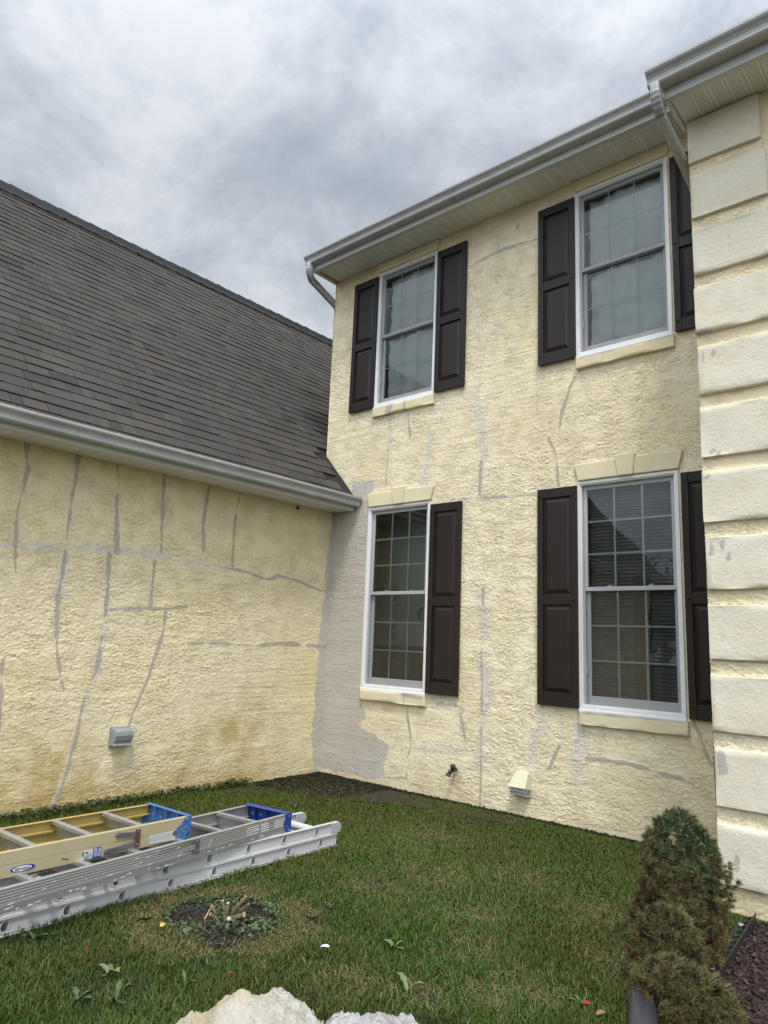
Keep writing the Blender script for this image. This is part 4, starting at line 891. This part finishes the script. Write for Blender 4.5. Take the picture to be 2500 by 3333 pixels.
# ---------------------------------------------------------------- boulders
def boulder(name, c, prof, depth, mat, seed, lab):
    """irregular rock: crest line follows prof along the camera-right direction, faceted flanks front and back"""
    e1 = Vector((.754, .656, 0)).normalized(); e2 = Vector((-.656, .754, 0)).normalized(); nu, nw = 180, 120; u = np.linspace(prof[0][0], prof[-1][0], nu)
    h = np.interp(u, [p[0] for p in prof], [p[1] for p in prof]); w = np.linspace(-1, 1, nw); U_, W_ = np.meshgrid(u, w, indexing='ij')
    f1 = field(nu, nw, 1, 18, 18, 3, seed); f2 = field(nu, nw, 1, 5, 4, 2.3, seed+1); tt = (u-u[0])/(u[-1]-u[0]); dp = depth*(np.sin(np.pi*np.clip(tt, .04, .96))**.6)
    sh = np.clip(1-np.abs(W_+.12)**1.9*(1/(1.12**1.9)), 0, 1)**.8
    fac = np.round(f1*1.6)/1.6
    Z = h[:, None]*sh+(.008*fac+.006*f1+.0045*f2)*np.minimum(1, sh*3)-.012; Yd = W_*dp[:, None]+.012*fac+.008*f2
    v = np.stack((c[0]+e1.x*U_+e2.x*Yd, c[1]+e1.y*U_+e2.y*Yd, np.maximum(Z, -.02)), -1).reshape(-1, 3)
    idx = np.arange(nu*nw).reshape(nu, nw); f = np.stack((idx[:-1, :-1], idx[1:, :-1], idx[1:, 1:], idx[:-1, 1:]), -1).reshape(-1, 4)
    o = np_mesh(name, v, f, mat, None, None, smooth=True); return tag(o, lab, 'boulder')
def pr1(l): return [(p[0]*1.0, p[1]) for p in l]
boulder('boulder', (3.735, -3.905), [(-.36, .0), (-.27, .05), (-.18, .10), (-.12, .150), (-.07, .178), (-.01, .168), (.05, .190), (.11, .186), (.13, .168), (.155, .163), (.20, .115), (.24, .07), (.28, .05), (.31, .0)], .19, M['rock'], 5, 'large cream limestone boulder at the bottom of the lawn')
boulder('boulder', (4.06, -3.60), [(-.24, .0), (-.17, .095), (-.10, .125), (-.03, .142), (.03, .136), (.07, .112), (.13, .114), (.155, .09), (.19, .0)], .14, M['rock2'], 15, 'smaller white boulder right of the cream one')

# ---------------------------------------------------------------- conifers
def conifer(name, c, lobes, seed, lab, greens, nn=46):
    """rosettes of short needles over each lobe; lobe = (dx, dy, [(z, radius)], count)"""
    rg = np.random.default_rng(seed); root = tag(empty(name, (c[0], c[1], 0)), lab, 'shrub'); VV, CC = [], []; tb = MB()
    for dx, dy, shape, n in lobes:
        zs = [p[0] for p in shape]; rs = [p[1] for p in shape]; zt = zs[-1]
        z_ = rg.uniform(zs[0], zt, n*3); r_ = np.interp(z_, zs, rs); k = rg.random(n*3) < (r_+.06)/(max(rs)+.06); z_, r_ = z_[k][:n], r_[k][:n]; n = len(z_)
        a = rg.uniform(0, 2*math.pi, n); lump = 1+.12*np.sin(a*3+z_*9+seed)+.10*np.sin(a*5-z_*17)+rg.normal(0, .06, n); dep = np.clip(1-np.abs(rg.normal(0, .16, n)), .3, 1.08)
        rr = r_*lump*dep; P = np.stack((rr*np.cos(a)+dx, rr*np.sin(a)+dy, z_+rg.normal(0, .01, n)), -1)
        dr = np.gradient(np.array(rs), np.array(zs)); sl = np.interp(z_, zs, dr); ax = np.stack((np.cos(a), np.sin(a), np.clip(.3-.5*sl, .1, 2.5)), -1); ax += rg.normal(0, .3, (n, 3)); ax /= np.linalg.norm(ax, axis=1)[:, None]
        q = rg.normal(0, 1, (n, nn, 3)); q /= np.linalg.norm(q, axis=2)[..., None]; D = ax[:, None]*.75+q; D /= np.linalg.norm(D, axis=2)[..., None]
        L_ = rg.uniform(.018, .034, (n, nn)); B0 = P[:, None]+ax[:, None]*rg.uniform(-.006, .008, (n, nn, 1))
        sd_ = np.cross(D, rg.normal(0, 1, (n, nn, 3))); sd_ /= np.linalg.norm(sd_, axis=2)[..., None]; wd = .0014
        v = np.stack((B0-sd_*wd, B0+sd_*wd, B0+D*L_[..., None]), 2)
        t = np.clip(z_/zt+rg.normal(0, .16, n)+.12*np.sin(a*2+seed), 0, 1); st_ = [g[0] for g in greens]; cc = np.stack([np.interp(t, st_, [g[1][i] for g in greens]) for i in range(3)], -1)*rg.uniform(.6, 1.45, (n, 1))
        br = rg.random(n) < .10*(1-t); cc[br] = np.array((.10, .05, .022)); cc[dep < .82] *= .45  # inner rosettes darkened to paint shade into the gaps
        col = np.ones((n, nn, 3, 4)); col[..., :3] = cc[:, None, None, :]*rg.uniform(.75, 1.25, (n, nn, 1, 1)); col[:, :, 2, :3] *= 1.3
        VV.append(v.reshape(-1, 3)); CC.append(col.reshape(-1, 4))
        tb.tube([(dx, dy, 0), (dx, dy, zt*.5), (dx, dy, zt*.9)], [.03, .02, .004], 8)
        for i in range(80):
            z0_ = rg.uniform(zs[0]+.02, zt*.9); aa = rg.uniform(0, 6.28); r0 = np.interp(z0_, zs, rs)*.86
            tb.tube([(dx, dy, z0_), (dx+r0*.5*math.cos(aa), dy+r0*.5*math.sin(aa), z0_+.02), (dx+r0*math.cos(aa), dy+r0*math.sin(aa), z0_+.05)], [.005, .004, .002], 4, cap=False)
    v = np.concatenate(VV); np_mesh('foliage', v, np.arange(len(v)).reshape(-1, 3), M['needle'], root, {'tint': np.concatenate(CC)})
    tb.build('trunk', M['bark'], root); return root
GR = [(0, (.110, .074, .027)), (.3, (.104, .082, .029)), (.60, (.098, .095, .033)), (.82, (.078, .094, .035)), (1, (.050, .080, .030))]
conifer('conifer_shrub', (4.585, -1.95), [(0, 0, [(.0, .14), (.08, .19), (.2, .21), (.32, .202), (.45, .186), (.55, .152), (.62, .10), (.65, .055), (.675, .02)], 1900)], 3, 'conical dwarf conifer with green top and browning base by the house corner', GR)
GR2 = [(0, (.108, .076, .027)), (.4, (.100, .086, .030)), (1, (.092, .094, .033))]
conifer('spreading_conifer', (4.77, -2.50), [(-.11, .17, [(.02, .11), (.10, .145), (.20, .14), (.28, .10), (.34, .04)], 560), (.09, -.06, [(.02, .13), (.07, .15), (.13, .13), (.17, .07), (.19, .03)], 560), (-.02, -.08, [(.02, .12), (.09, .145), (.16, .12), (.21, .04)], 480)], 8, 'low spreading olive conifer in front of the conical one', GR2)

# ---------------------------------------------------------------- pipe and edging
b = MB(); A_ = Vector((4.60, -2.50, .055)); B_ = Vector((4.90, -3.25, .055)); n = 16; ring_o = []
b.tube([A_, A_.lerp(B_, .5), B_], .056, 24, cap=False); pp = b.build('drain_pipe', M['pipe'], smooth=True); pp.modifiers.new('solid', 'SOLIDIFY').thickness = -.004
tag(pp, 'smooth dark grey drain pipe lying under the low conifer', 'pipe')
ed = tag(empty('lawn_edging', (4.708, -1.16, 0)), 'black notched plastic edging between lawn and mulch', 'edging')
b = MB(); L_ = 1.12; dx = .075/1.0
def ex(t): return .005+.085*t*L_
b.bar((ex(0), 0, .02), (ex(1), -L_, .02), .007, .075); b.build('edging_lip', M['black'], ed, bevel=.0015)
b = MB(); n = 13
for i in range(n):
    t0 = i/n; t1 = (i+.55)/n; tm = (i+1)/n
    for ta, tb, w0, w1 in ((t0, t1, -.006, -.078), (t1, tm, -.006, -.028), (t1, tm, -.058, -.078)):
        b.add([(ex(ta)+w0, -ta*L_, .016), (ex(tb)+w0, -tb*L_, .016), (ex(tb)+w1, -tb*L_, .014), (ex(ta)+w1, -ta*L_, .014)], [(0, 1, 2, 3)])
    b.add([(ex(t0)-.006, -t0*L_, .040), (ex(t0)-.06, -t0*L_, .016), (ex(t0)-.006, -t0*L_, .016)], [(0, 1, 2)])
eb = b.build('edging_base', M['black'], ed); eb.modifiers.new('solid', 'SOLIDIFY').thickness = -.004
for t in (.16, .78):
    b = MB(); b.tube([(ex(t)-.045, -t*L_, -.02), (ex(t)-.045, -t*L_, .034)], .006, 8); b.tube([(ex(t)-.045, -t*L_, .034), (ex(t)-.045, -t*L_, .040)], [.016, .013], 12); b.build('spike', M['tread'], ed)

# ---------------------------------------------------------------- ladders
def rail(b, y0, y1, xa, ta, z0, z1, out, prof):
    """swept rail: prof list of (x inward, z 0..1); xa outer face x at y=0, ta = widening per metre; out=+1 near side, -1 far side"""
    n = len(prof); vs = []
    for y in (y0, y1):
        for q, h in prof: vs.append((xa+ta*(-y)*out-q*out, y, z0+(z1-z0)*h))
    fs = [(i, (i+1) % n, (i+1) % n+n, i+n) for i in range(n)]+[tuple(range(n-1, -1, -1)), tuple(range(n, 2*n))]
    b.add(vs, fs if out < 0 else [f[::-1] for f in fs])
DP = [(.013*math.sin(t)-.0, -.016*math.cos(t)) for t in [0]]
def dshape(r, ry, flat):                              # D outline, flat side towards +y
    p = [(flat, -r), (flat, r)]
    for k in range(1, 12): a = math.pi/2+math.pi*k/12; p.append((flat*.2+math.cos(a)*ry*1.0, math.sin(a)*r))
    return p
ext = tag(empty('extension_ladder', (2.142, -1.858, .0), .0235), 'white aluminium extension ladder lying flat, lowest of the three ladders', 'ladder')
LEN = 3.3; IP = [(0, 0), (.030, 0), (.030, .05), (.014, .06), (.014, .94), (.030, .95), (.030, 1), (0, 1), (0, .95), (.010, .93), (.010, .07), (0, .05)]
for z0_, z1_, yo, ytip, first, sx in ((.006, .088, -.012, -.012, -.170, 0), (.090, .165, 0, -.0, -.209, -.006)):
    for out, xo in ((1, sx), (-1, -.405-sx)):
        b = MB(); ys = [first-.305*k for k in range(11) if first-.305*k > -LEN+.1]; hz = (z1_-z0_); zc = (z0_+z1_)/2; hh = .0285
        b2 = lambda q: xo-q*out
        for fa, fb in ((z0_, z0_+hz*.055), (z1_-hz*.055, z1_)): b.box(min(b2(0), b2(.03)), max(b2(0), b2(.03)), -LEN, ytip, fa, fb)
        wa, wb = sorted((b2(.0105), b2(.0145))); yc = ytip
        for y in ys: b.box(wa, wb, y+.017, yc, z0_+hz*.055, z1_-hz*.055); b.box(wa, wb, y-.0255, y+.017, z0_+hz*.055, zc-hh); b.box(wa, wb, y-.0255, y+.017, zc+hh, z1_-hz*.055); yc = y-.0255
        b.box(wa, wb, -LEN, yc, z0_+hz*.055, z1_-hz*.055)
        b.box(min(b2(.007), b2(.0105)), max(b2(.007), b2(.0105)), -LEN, ytip-.004, zc-hz*.36, zc-hz*.345) if z0_ < .05 else None
        r_ = b.build('rail', M['alu_white'], ext)
        if out == 1:
            b = MB()
            for y in ys:
                o_ = dshape(.0335, .034, .021); i_ = dshape(.0245, .023, .0145); k = len(o_); xf = b2(.0065)
                vs = [(xf-.003, y+p, zc+q) for p, q in o_]+[(xf, y+p*.9, zc+q*.9) for p, q in o_]+[(xf, y+p, zc+q) for p, q in i_]+[(xf-.06, y+p, zc+q) for p, q in i_]
                b.add(vs, [(a*k+j, a*k+(j+1) % k, (a+1)*k+(j+1) % k, (a+1)*k+j) for a in range(3) for j in range(k)])
            b.build('rung_collar', M['alu_white'], r_, bevel=0)
    for y in ys:
        b = MB(); b.tube([(sx-.014, y, zc), (-.391-sx, y, zc)], .022, up=(0, 0, 1), prof=[(p/.022, q/.022) for p, q in dshape(.0255, .0240, .0155)], cap=False); b.build('rung', M['alu_white'], ext)
for xo in (-.006, -.399):
    b = MB(); s_ = 1 if xo > -.2 else -1; b.prism([(-.075, .092)]+[(-.075, .163)]+[(.0, .163)]+[(.0+.030*math.cos(t), .1275+.0355*math.sin(t)) for t in [math.pi/2-math.pi*k/8 for k in range(1, 8)]]+[(.0, .092)], (1, 0, 0), .034, (xo-(.034 if s_ > 0 else 0)+.002*s_, 0, 0), (0, 1, 0), (0, 0, 1)); b.build('end_cap', M['lens'], ext, bevel=.003)

RIB = [(0, 0), (.028, 0), (.028, .04), (.006, .06), (.006, .94), (.028, .96), (.028, 1), (0, 1), (0, .93)]+[(q, h) for k in range(5) for q, h in ((.0028, .91-.165*k), (.0028, .85-.165*k), (0, .83-.165*k), (0, .77-.165*k))]
FIB = [(0, 0), (.026, 0), (.026, .05), (.005, .07), (.005, .93), (.026, .95), (.026, 1), (.001, 1), (0, .98)]
def rivet(b, p, ax=(1, 0, 0), r=.007): b.tube([Vector(p), Vector(p)+Vector(ax)*.003], [r, r*.7], 8)
def stepladder(root, ln, w0, tap, zl, zm_, zh, mr, mri, prof, mblue, ntread, step0, style):
    # front rails on top, folded rear rails below them
    for z0_, z1_, y0_, ind in ((zl, zm_-.002, -.055, .0), (zm_, zh, -.012, .0)):
        for out, xo in ((1, 0.0), (-1, -w0)):
            b = MB(); rail(b, -ln, y0_, xo-ind*out, tap, z0_, z1_, out, prof); r_ = b.build('front_rail' if z0_ == zm_ else 'rear_rail', [mri if out < 0 else mr], root)
    for k in range(ntread):
        y = -step0-.302*k; ww = w0+2*tap*step0*0-2*0; x0_ = tap*(-y)-.005; x1_ = -w0-tap*(-y)+.005
        b = MB(); b.box(x1_, x0_, y-.034, y, zh-.004, zh-.001); b.box(x1_+.02, x0_-.02, y-.004, y, zm_-.02, zh-.004); b.box(x1_+.02, x0_-.02, y-.034, y-.031, zh-.02, zh-.004)
        t_ = b.build('tread', M['tread'], root, bevel=.001)
        b = MB()
        for f in (.07, .16, .84, .93): rivet(b, (x0_+(x1_-x0_)*f, y-.017, zh-.001), (0, 0, 1), .006)
        b.build('rivet', M['steel'], t_)
        b = MB(); b.bar((x0_-.03, y-.004, zh-.008), (x0_-.005, y+.07, zh-.03), .012, .003); b.bar((x1_+.03, y-.004, zh-.008), (x1_+.005, y+.07, zh-.03), .012, .003); b.build('tread_brace', M['tread'], root)
    for k in range(ntread):
        y = -step0-.17-.302*k; b = MB(); b.box(-w0-tap*(-y)+.006, tap*(-y)-.006, y-.024, y, zl+.014, zl+.017); b.box(-w0-tap*(-y)+.006, tap*(-y)-.006, y-.003, y, zl+.002, zl+.014); b.build('rear_brace', M['tread'], root)
    # top cap: plate across the end, lips over the rails, cheeks riveted to both sides
    b = MB(); w = w0+.006; za, zb = zl-.006, zh+.006
    b.box(-w, .006, -.004, .003, za+.01, zb); b.box(-w, .006, -.055 if style == 'plain' else -.028, -.004, zb-.004, zb); b.box(-w, .006, -.045, -.004, za+.01, za+.014)
    for xs_ in ((.0012, .006), (-w, -w+.0048)):
        pl_ = [(0, zb-.004), (-.058, zb-.004), (-.060, zb-.03), (-.072, zb-.05), (-.072, zb-.075), (-.05, za+.02), (-.045, za), (-.012, za-.004), (0, za+.01)] if style == 'plain' else [(0, zb-.004), (-.048, zb-.006), (-.062, zb-.035), (-.095, zb-.055), (-.105, zb-.085), (-.105, za+.0), (-.06, za+.002), (-.03, za+.02), (0, za+.06)]
        b.prism(pl_, (1, 0, 0), xs_[1]-xs_[0], (xs_[0], 0, 0), (0, 1, 0), (0, 0, 1))
    for f in (.22, .5, .78): b.box(-w*f-.002, -w*f+.002, -.03, -.004, za+.014, zb-.004)
    cp = b.build('top_cap', mblue, root, bevel=.0015)
    b = MB(); pts = [(-.03, zb-.02), (-.06, zb-.068), (-.035, zb-.064), (-.045, zb-.085), (-.04, za+.012)] if style != 'plain' else [(-.02, zb-.02), (-.045, zb-.08), (-.02, za+.012)]
    for y_, z_ in pts: rivet(b, (.006, y_, z_), (1, 0, 0), .0065)
    for f in (.12, .3, .7, .9): rivet(b, (-w*f, -.004, (za+zb)/2), (0, -1, 0), .012)
    b.build('rivet', M['steel'], cp); return cp
def brace(root, pts, wd, x_, m1, m2, hinge, rust):
    for (ya, za), (yb, zb) in pts:
        b = MB(); b.bar((x_, ya, za), (x_, yb, zb), .003, wd, (0, 0, 1)); rivet(b, (x_+.0015, ya, za), (1, 0, 0), .008)
        for t in range(9): pass
        o = b.build('spreader_bar', m1, root, bevel=.001); b = MB(); b.tube([(x_-.0014, ya, za), (x_+.0014, ya, za)], wd/2, 12); b.build('bar_end', m1, o)
    (ya, yb, za, zb) = hinge; b = MB(); b.box(x_-.004, x_+.004, ya, yb, za, zb); o = b.build('spreader_hinge', m2, root, bevel=.002)
    b = MB()
    for z_ in (za+.012, zb-.012): rivet(b, (x_+.004, (ya+yb)/2, z_), (1, 0, 0), .006)
    b.build('rivet', M['steel'], o)
gl = tag(empty('step_ladder', (2.100, -2.295, 0), .12), 'grey aluminium step ladder with dark blue top cap, lying folded between the other two', 'ladder', 'folded step ladders stacked on the lawn')
stepladder(gl, 2.45, .395, .012, .168, .199, .278, M['alu'], M['alu'], RIB, M['blue_dark'], 6, .30, 'plain')
brace(gl, [((-1.18, .243), (-.83, .262)), ((-1.10, .182), (-.83, .212))], .026, .009, M['steel'], M['steel'], (-.85, -.815, .196, .274), False)
yl = tag(empty('step_ladder', (2.130, -3.125, 0), .037), 'yellow fibreglass step ladder with worn blue top cap, lying folded on top of the pile', 'ladder', 'folded step ladders stacked on the lawn')
stepladder(yl, 1.85, .43, .013, .268, .327, .386, M['fibre'], M['fibre_in'], FIB, M['blue_worn'], 5, .305, 'cast')
brace(yl, [((-.485, .362), (-.365, .348)), ((-.545, .288), (-.365, .300))], .026, .015, M['steel'], M['rust'], (-.375, -.347, .282, .372), True)
for o in list(yl.children): 
    pass
def text(body, size, loc, rot, mat, parent, bold=.0, shear=0, name='lettering', sx=1.0):
    cu = bpy.data.curves.new('t', 'FONT'); cu.body = body; cu.size = size; cu.align_x = 'CENTER'; cu.align_y = 'CENTER'; cu.extrude = .0003; cu.offset = bold; cu.shear = shear; cu.resolution_u = 3
    to = bpy.data.objects.new('t', cu); COL.objects.link(to); bpy.context.view_layer.update(); me = bpy.data.meshes.new_from_object(to.evaluated_get(bpy.context.evaluated_depsgraph_get()))
    bpy.data.objects.remove(to); me.name = name; me.materials.clear(); me.materials.append(mat); o = bpy.data.objects.new(name, me); COL.objects.link(o); o.parent = parent
    o.matrix_local = Matrix.Translation(loc)@rot.to_4x4()@Matrix.Diagonal((sx, 1, 1, 1)); return o
def fr(right, upv): r_ = Vector(right); u_ = Vector(upv); return Matrix((r_, u_, r_.cross(u_))).transposed()
FLIP = fr((0, -1, 0), (0, 0, -1))
tilt = .013
def near_x(y): return tilt*(-y)+.0012
def oval(b, yc, zc, ry, rz, x_, t): b.prism([(yc+ry*math.cos(k*math.pi/20), zc+rz*math.sin(k*math.pi/20)) for k in range(40)], (1, 0, 0), t, (x_, 0, 0), (0, 1, 0), (0, 0, 1))
yo, zo = -.985, .297; b = MB(); oval(b, yo, zo, .060, .0150, near_x(yo)-.0006, .0012); lg = b.build('brand_badge', M['lab_blue'], yl)
b = MB(); oval(b, yo-.002, zo, .046, .0112, near_x(yo)+.0006, .0006); b.build('badge_field', M['paper'], lg)
text('WERNER', .0185, (near_x(yo)+.0018, yo-.002, zo), FLIP, M['ink'], lg, .0004, -.2, sx=1.05)
b = MB(); b.prism([(-.685, .273), (-.575, .271), (-.575, .319), (-.685, .317)], (1, 0, 0), .0012, (near_x(-.66)-.0002, 0, 0), (0, 1, 0), (0, 0, 1)); s1 = b.build('data_sticker', M['lab_white'], yl)
b = MB(); b.prism([(-.622, .2715), (-.573, .270), (-.573, .321), (-.618, .320)], (1, 0, 0), .0016, (near_x(-.66)+.0, 0, 0), (0, 1, 0), (0, 0, 1)); s2 = b.build('duty_panel', M['lab_blue'], s1)
xt = near_x(-.66)+.0020
text('250 lbs', .0135, (xt, -.5815, .296), fr((0, 0, -1), (0, 1, 0)), M['paper'], s1, .0004)
b = MB()
for k in range(5): b.box(xt-.0008, xt, -.614+.0052*k, -.6125+.0052*k, .276+.002*(k % 2), .312-.003*(k % 3))
b.box(xt-.0008, xt, -.612, -.598, .312, .317); b.build('small_print', M['paper'], s1)
text('4', .016, (xt, -.634, .292), fr((0, -1, 0), (0, 0, -1)), M['ink'], s1, .0003)
b = MB()
for k in range(7): b.box(xt-.001, xt-.0002, -.682+.0022*k, -.6812+.0022*k, .290, .314)
for k in range(9): b.box(xt-.001, xt-.0002, -.666+.0030*k, -.6650+.0030*k, .276, .286+.012*((k*5) % 3)/2)
b.box(xt-.001, xt-.0002, -.660, -.646, .300, .308); b.build('small_print', M['ink'], s1)
b = MB(); b.prism([(-.275, .278), (-.085, .272), (-.083, .324), (-.275, .324)], (1, 0, 0), .0012, (near_x(-.22)-.0004, 0, 0), (0, 1, 0), (0, 0, 1)); s3 = b.build('warning_label', M['lab_white'], yl)
b = MB()
for k in range(40): b.box(near_x(-.22)+.0006, near_x(-.22)+.0012, -.270+.0044*k, -.2688+.0044*k, .282+.012*((k*7) % 5)/5, .320-.010*((k*3) % 4)/4)
b.build('small_print', m_simple('faded_ink', (.30, .30, .27), .8), s3)
b = MB(); b.prism([(-.125, .300), (-.11, .296), (-.092, .302), (-.095, .320), (-.112, .324), (-.122, .316)], (1, 0, 0), .0012, (near_x(-.22)+.001, 0, 0), (0, 1, 0), (0, 0, 1)); b.build('scuff', M['bark'], s3)
b = MB(); b.bar((near_x(-.75)+.0008, -.792, .302), (near_x(-.75)+.0008, -.752, .292), .001, .004); b.build('rust_scratch', M['rust'], yl)
b = MB()
for y_ in (-.62, -1.14): b.tube([(-.43-.013*.62+.005, y_, .360), (-.43-.013*.62+.0075, y_, .360)], .012, 12)
b.build('rail_hole', M['ink'], yl)
# paint splatters on the grey ladder
b = MB(); rg = random.Random(5)
for i in range(60):
    y_ = -rg.uniform(.03, 2.0)**1.0; z_ = rg.choice((rg.uniform(.205, .272), rg.uniform(.172, .192))); l = rg.uniform(.004, .022); x_ = .012*(-y_)+.0006
    b.add([(x_, y_-l, z_), (x_, y_-l*.2, z_-.003), (x_, y_+l, z_+.001), (x_, y_+l*.3, z_+.004)], [(0, 1, 2, 3)])
for i in range(14):
    y_ = -.13-.026*(i//5)-rg.uniform(0, .004); 
for r0, (ya, yb) in enumerate(((-.16, -.05), (-.29, -.21), (-.42, -.30))):
    for q in range(4): z_ = .214+.0132*q; x_ = .012*.2+.0008; b.add([(x_, ya-rg.uniform(0, .02), z_-.003), (x_, yb+rg.uniform(-.02, .0), z_-.003), (x_, yb+rg.uniform(-.02, .0), z_+.003), (x_, ya, z_+.004)], [(0, 1, 2, 3)])
b.build('paint_splatter', M['white_paint'], gl)

# trees beyond the wing, out of the frame but mirrored in the ground floor window
def tree(name, x_, y_, h, r_, seed, lab):
    rg = np.random.default_rng(seed); root = tag(empty(name, (x_, y_, 0)), lab, 'tree', 'trees beyond the wing'); n = 5200
    cl = rg.normal(0, 1, (26, 3)); cl /= np.linalg.norm(cl, axis=1)[:, None]; cl *= rg.random((26, 1))**.5; cl = cl*np.array((r_*.8, r_*.8, h*.32))+np.array((0, 0, h*.62))
    p = cl[rg.integers(0, 26, n)]+rg.normal(0, 1, (n, 3))*r_*.2; d1 = rg.normal(0, 1, (n, 3)); d1 /= np.linalg.norm(d1, axis=1)[:, None]; d2 = np.cross(d1, rg.normal(0, 1, (n, 3))); d2 /= np.linalg.norm(d2, axis=1)[:, None]; l = rg.uniform(.05, .10, n)[:, None]
    v = np.stack((p-d1*l, p-d2*l*.45, p+d1*l, p+d2*l*.45), 1).reshape(-1, 3); c = np.ones((n, 4, 4)); c[..., :3] = (np.array((.035, .055, .018))*rg.uniform(.5, 1.5, (n, 1)))[:, None]
    np_mesh('crown', v, np.arange(n*4).reshape(-1, 4), M['leaf'], root, {'tint': c.reshape(-1, 4)})
    b = MB(); b.tube([(0, 0, 0), (.05, 0, h*.35), (0, .05, h*.75)], [.12, .09, .03], 9)
    for k in range(7): a = k*.9; b.tube([(0, 0, h*(.3+.05*k)), (math.cos(a)*r_*.4, math.sin(a)*r_*.4, h*(.45+.05*k)), (math.cos(a)*r_*.75, math.sin(a)*r_*.75, h*(.52+.05*k))], [.05, .035, .015], 6)
    b.build('trunk', M['bark'], root)
tree('leafy_tree', -1.6, -15.0, 4.3, 1.7, 71, 'dense green tree just past the end of the low wing'); tree('leafy_tree', 1.8, -16.5, 4.9, 1.9, 72, 'broad green tree in the middle of the row past the low wing'); tree('leafy_tree', 5.4, -17.5, 5.2, 2.0, 73, 'tallest green tree farthest from the low wing')
tree('leafy_tree', -4.6, -16.0, 3.8, 1.6, 74, 'smallest green tree behind the end of the low wing')
for o in list(bpy.data.objects):
    if o.type == 'MESH' and o.name.split('.')[0] in ('rivet', 'rung_collar', 'gutter_hanger', 'shutter_fastener', 'sash_lock', 'gable', 'tread_brace', 'rail_hole', 'paint_splatter'): split_loose(o)
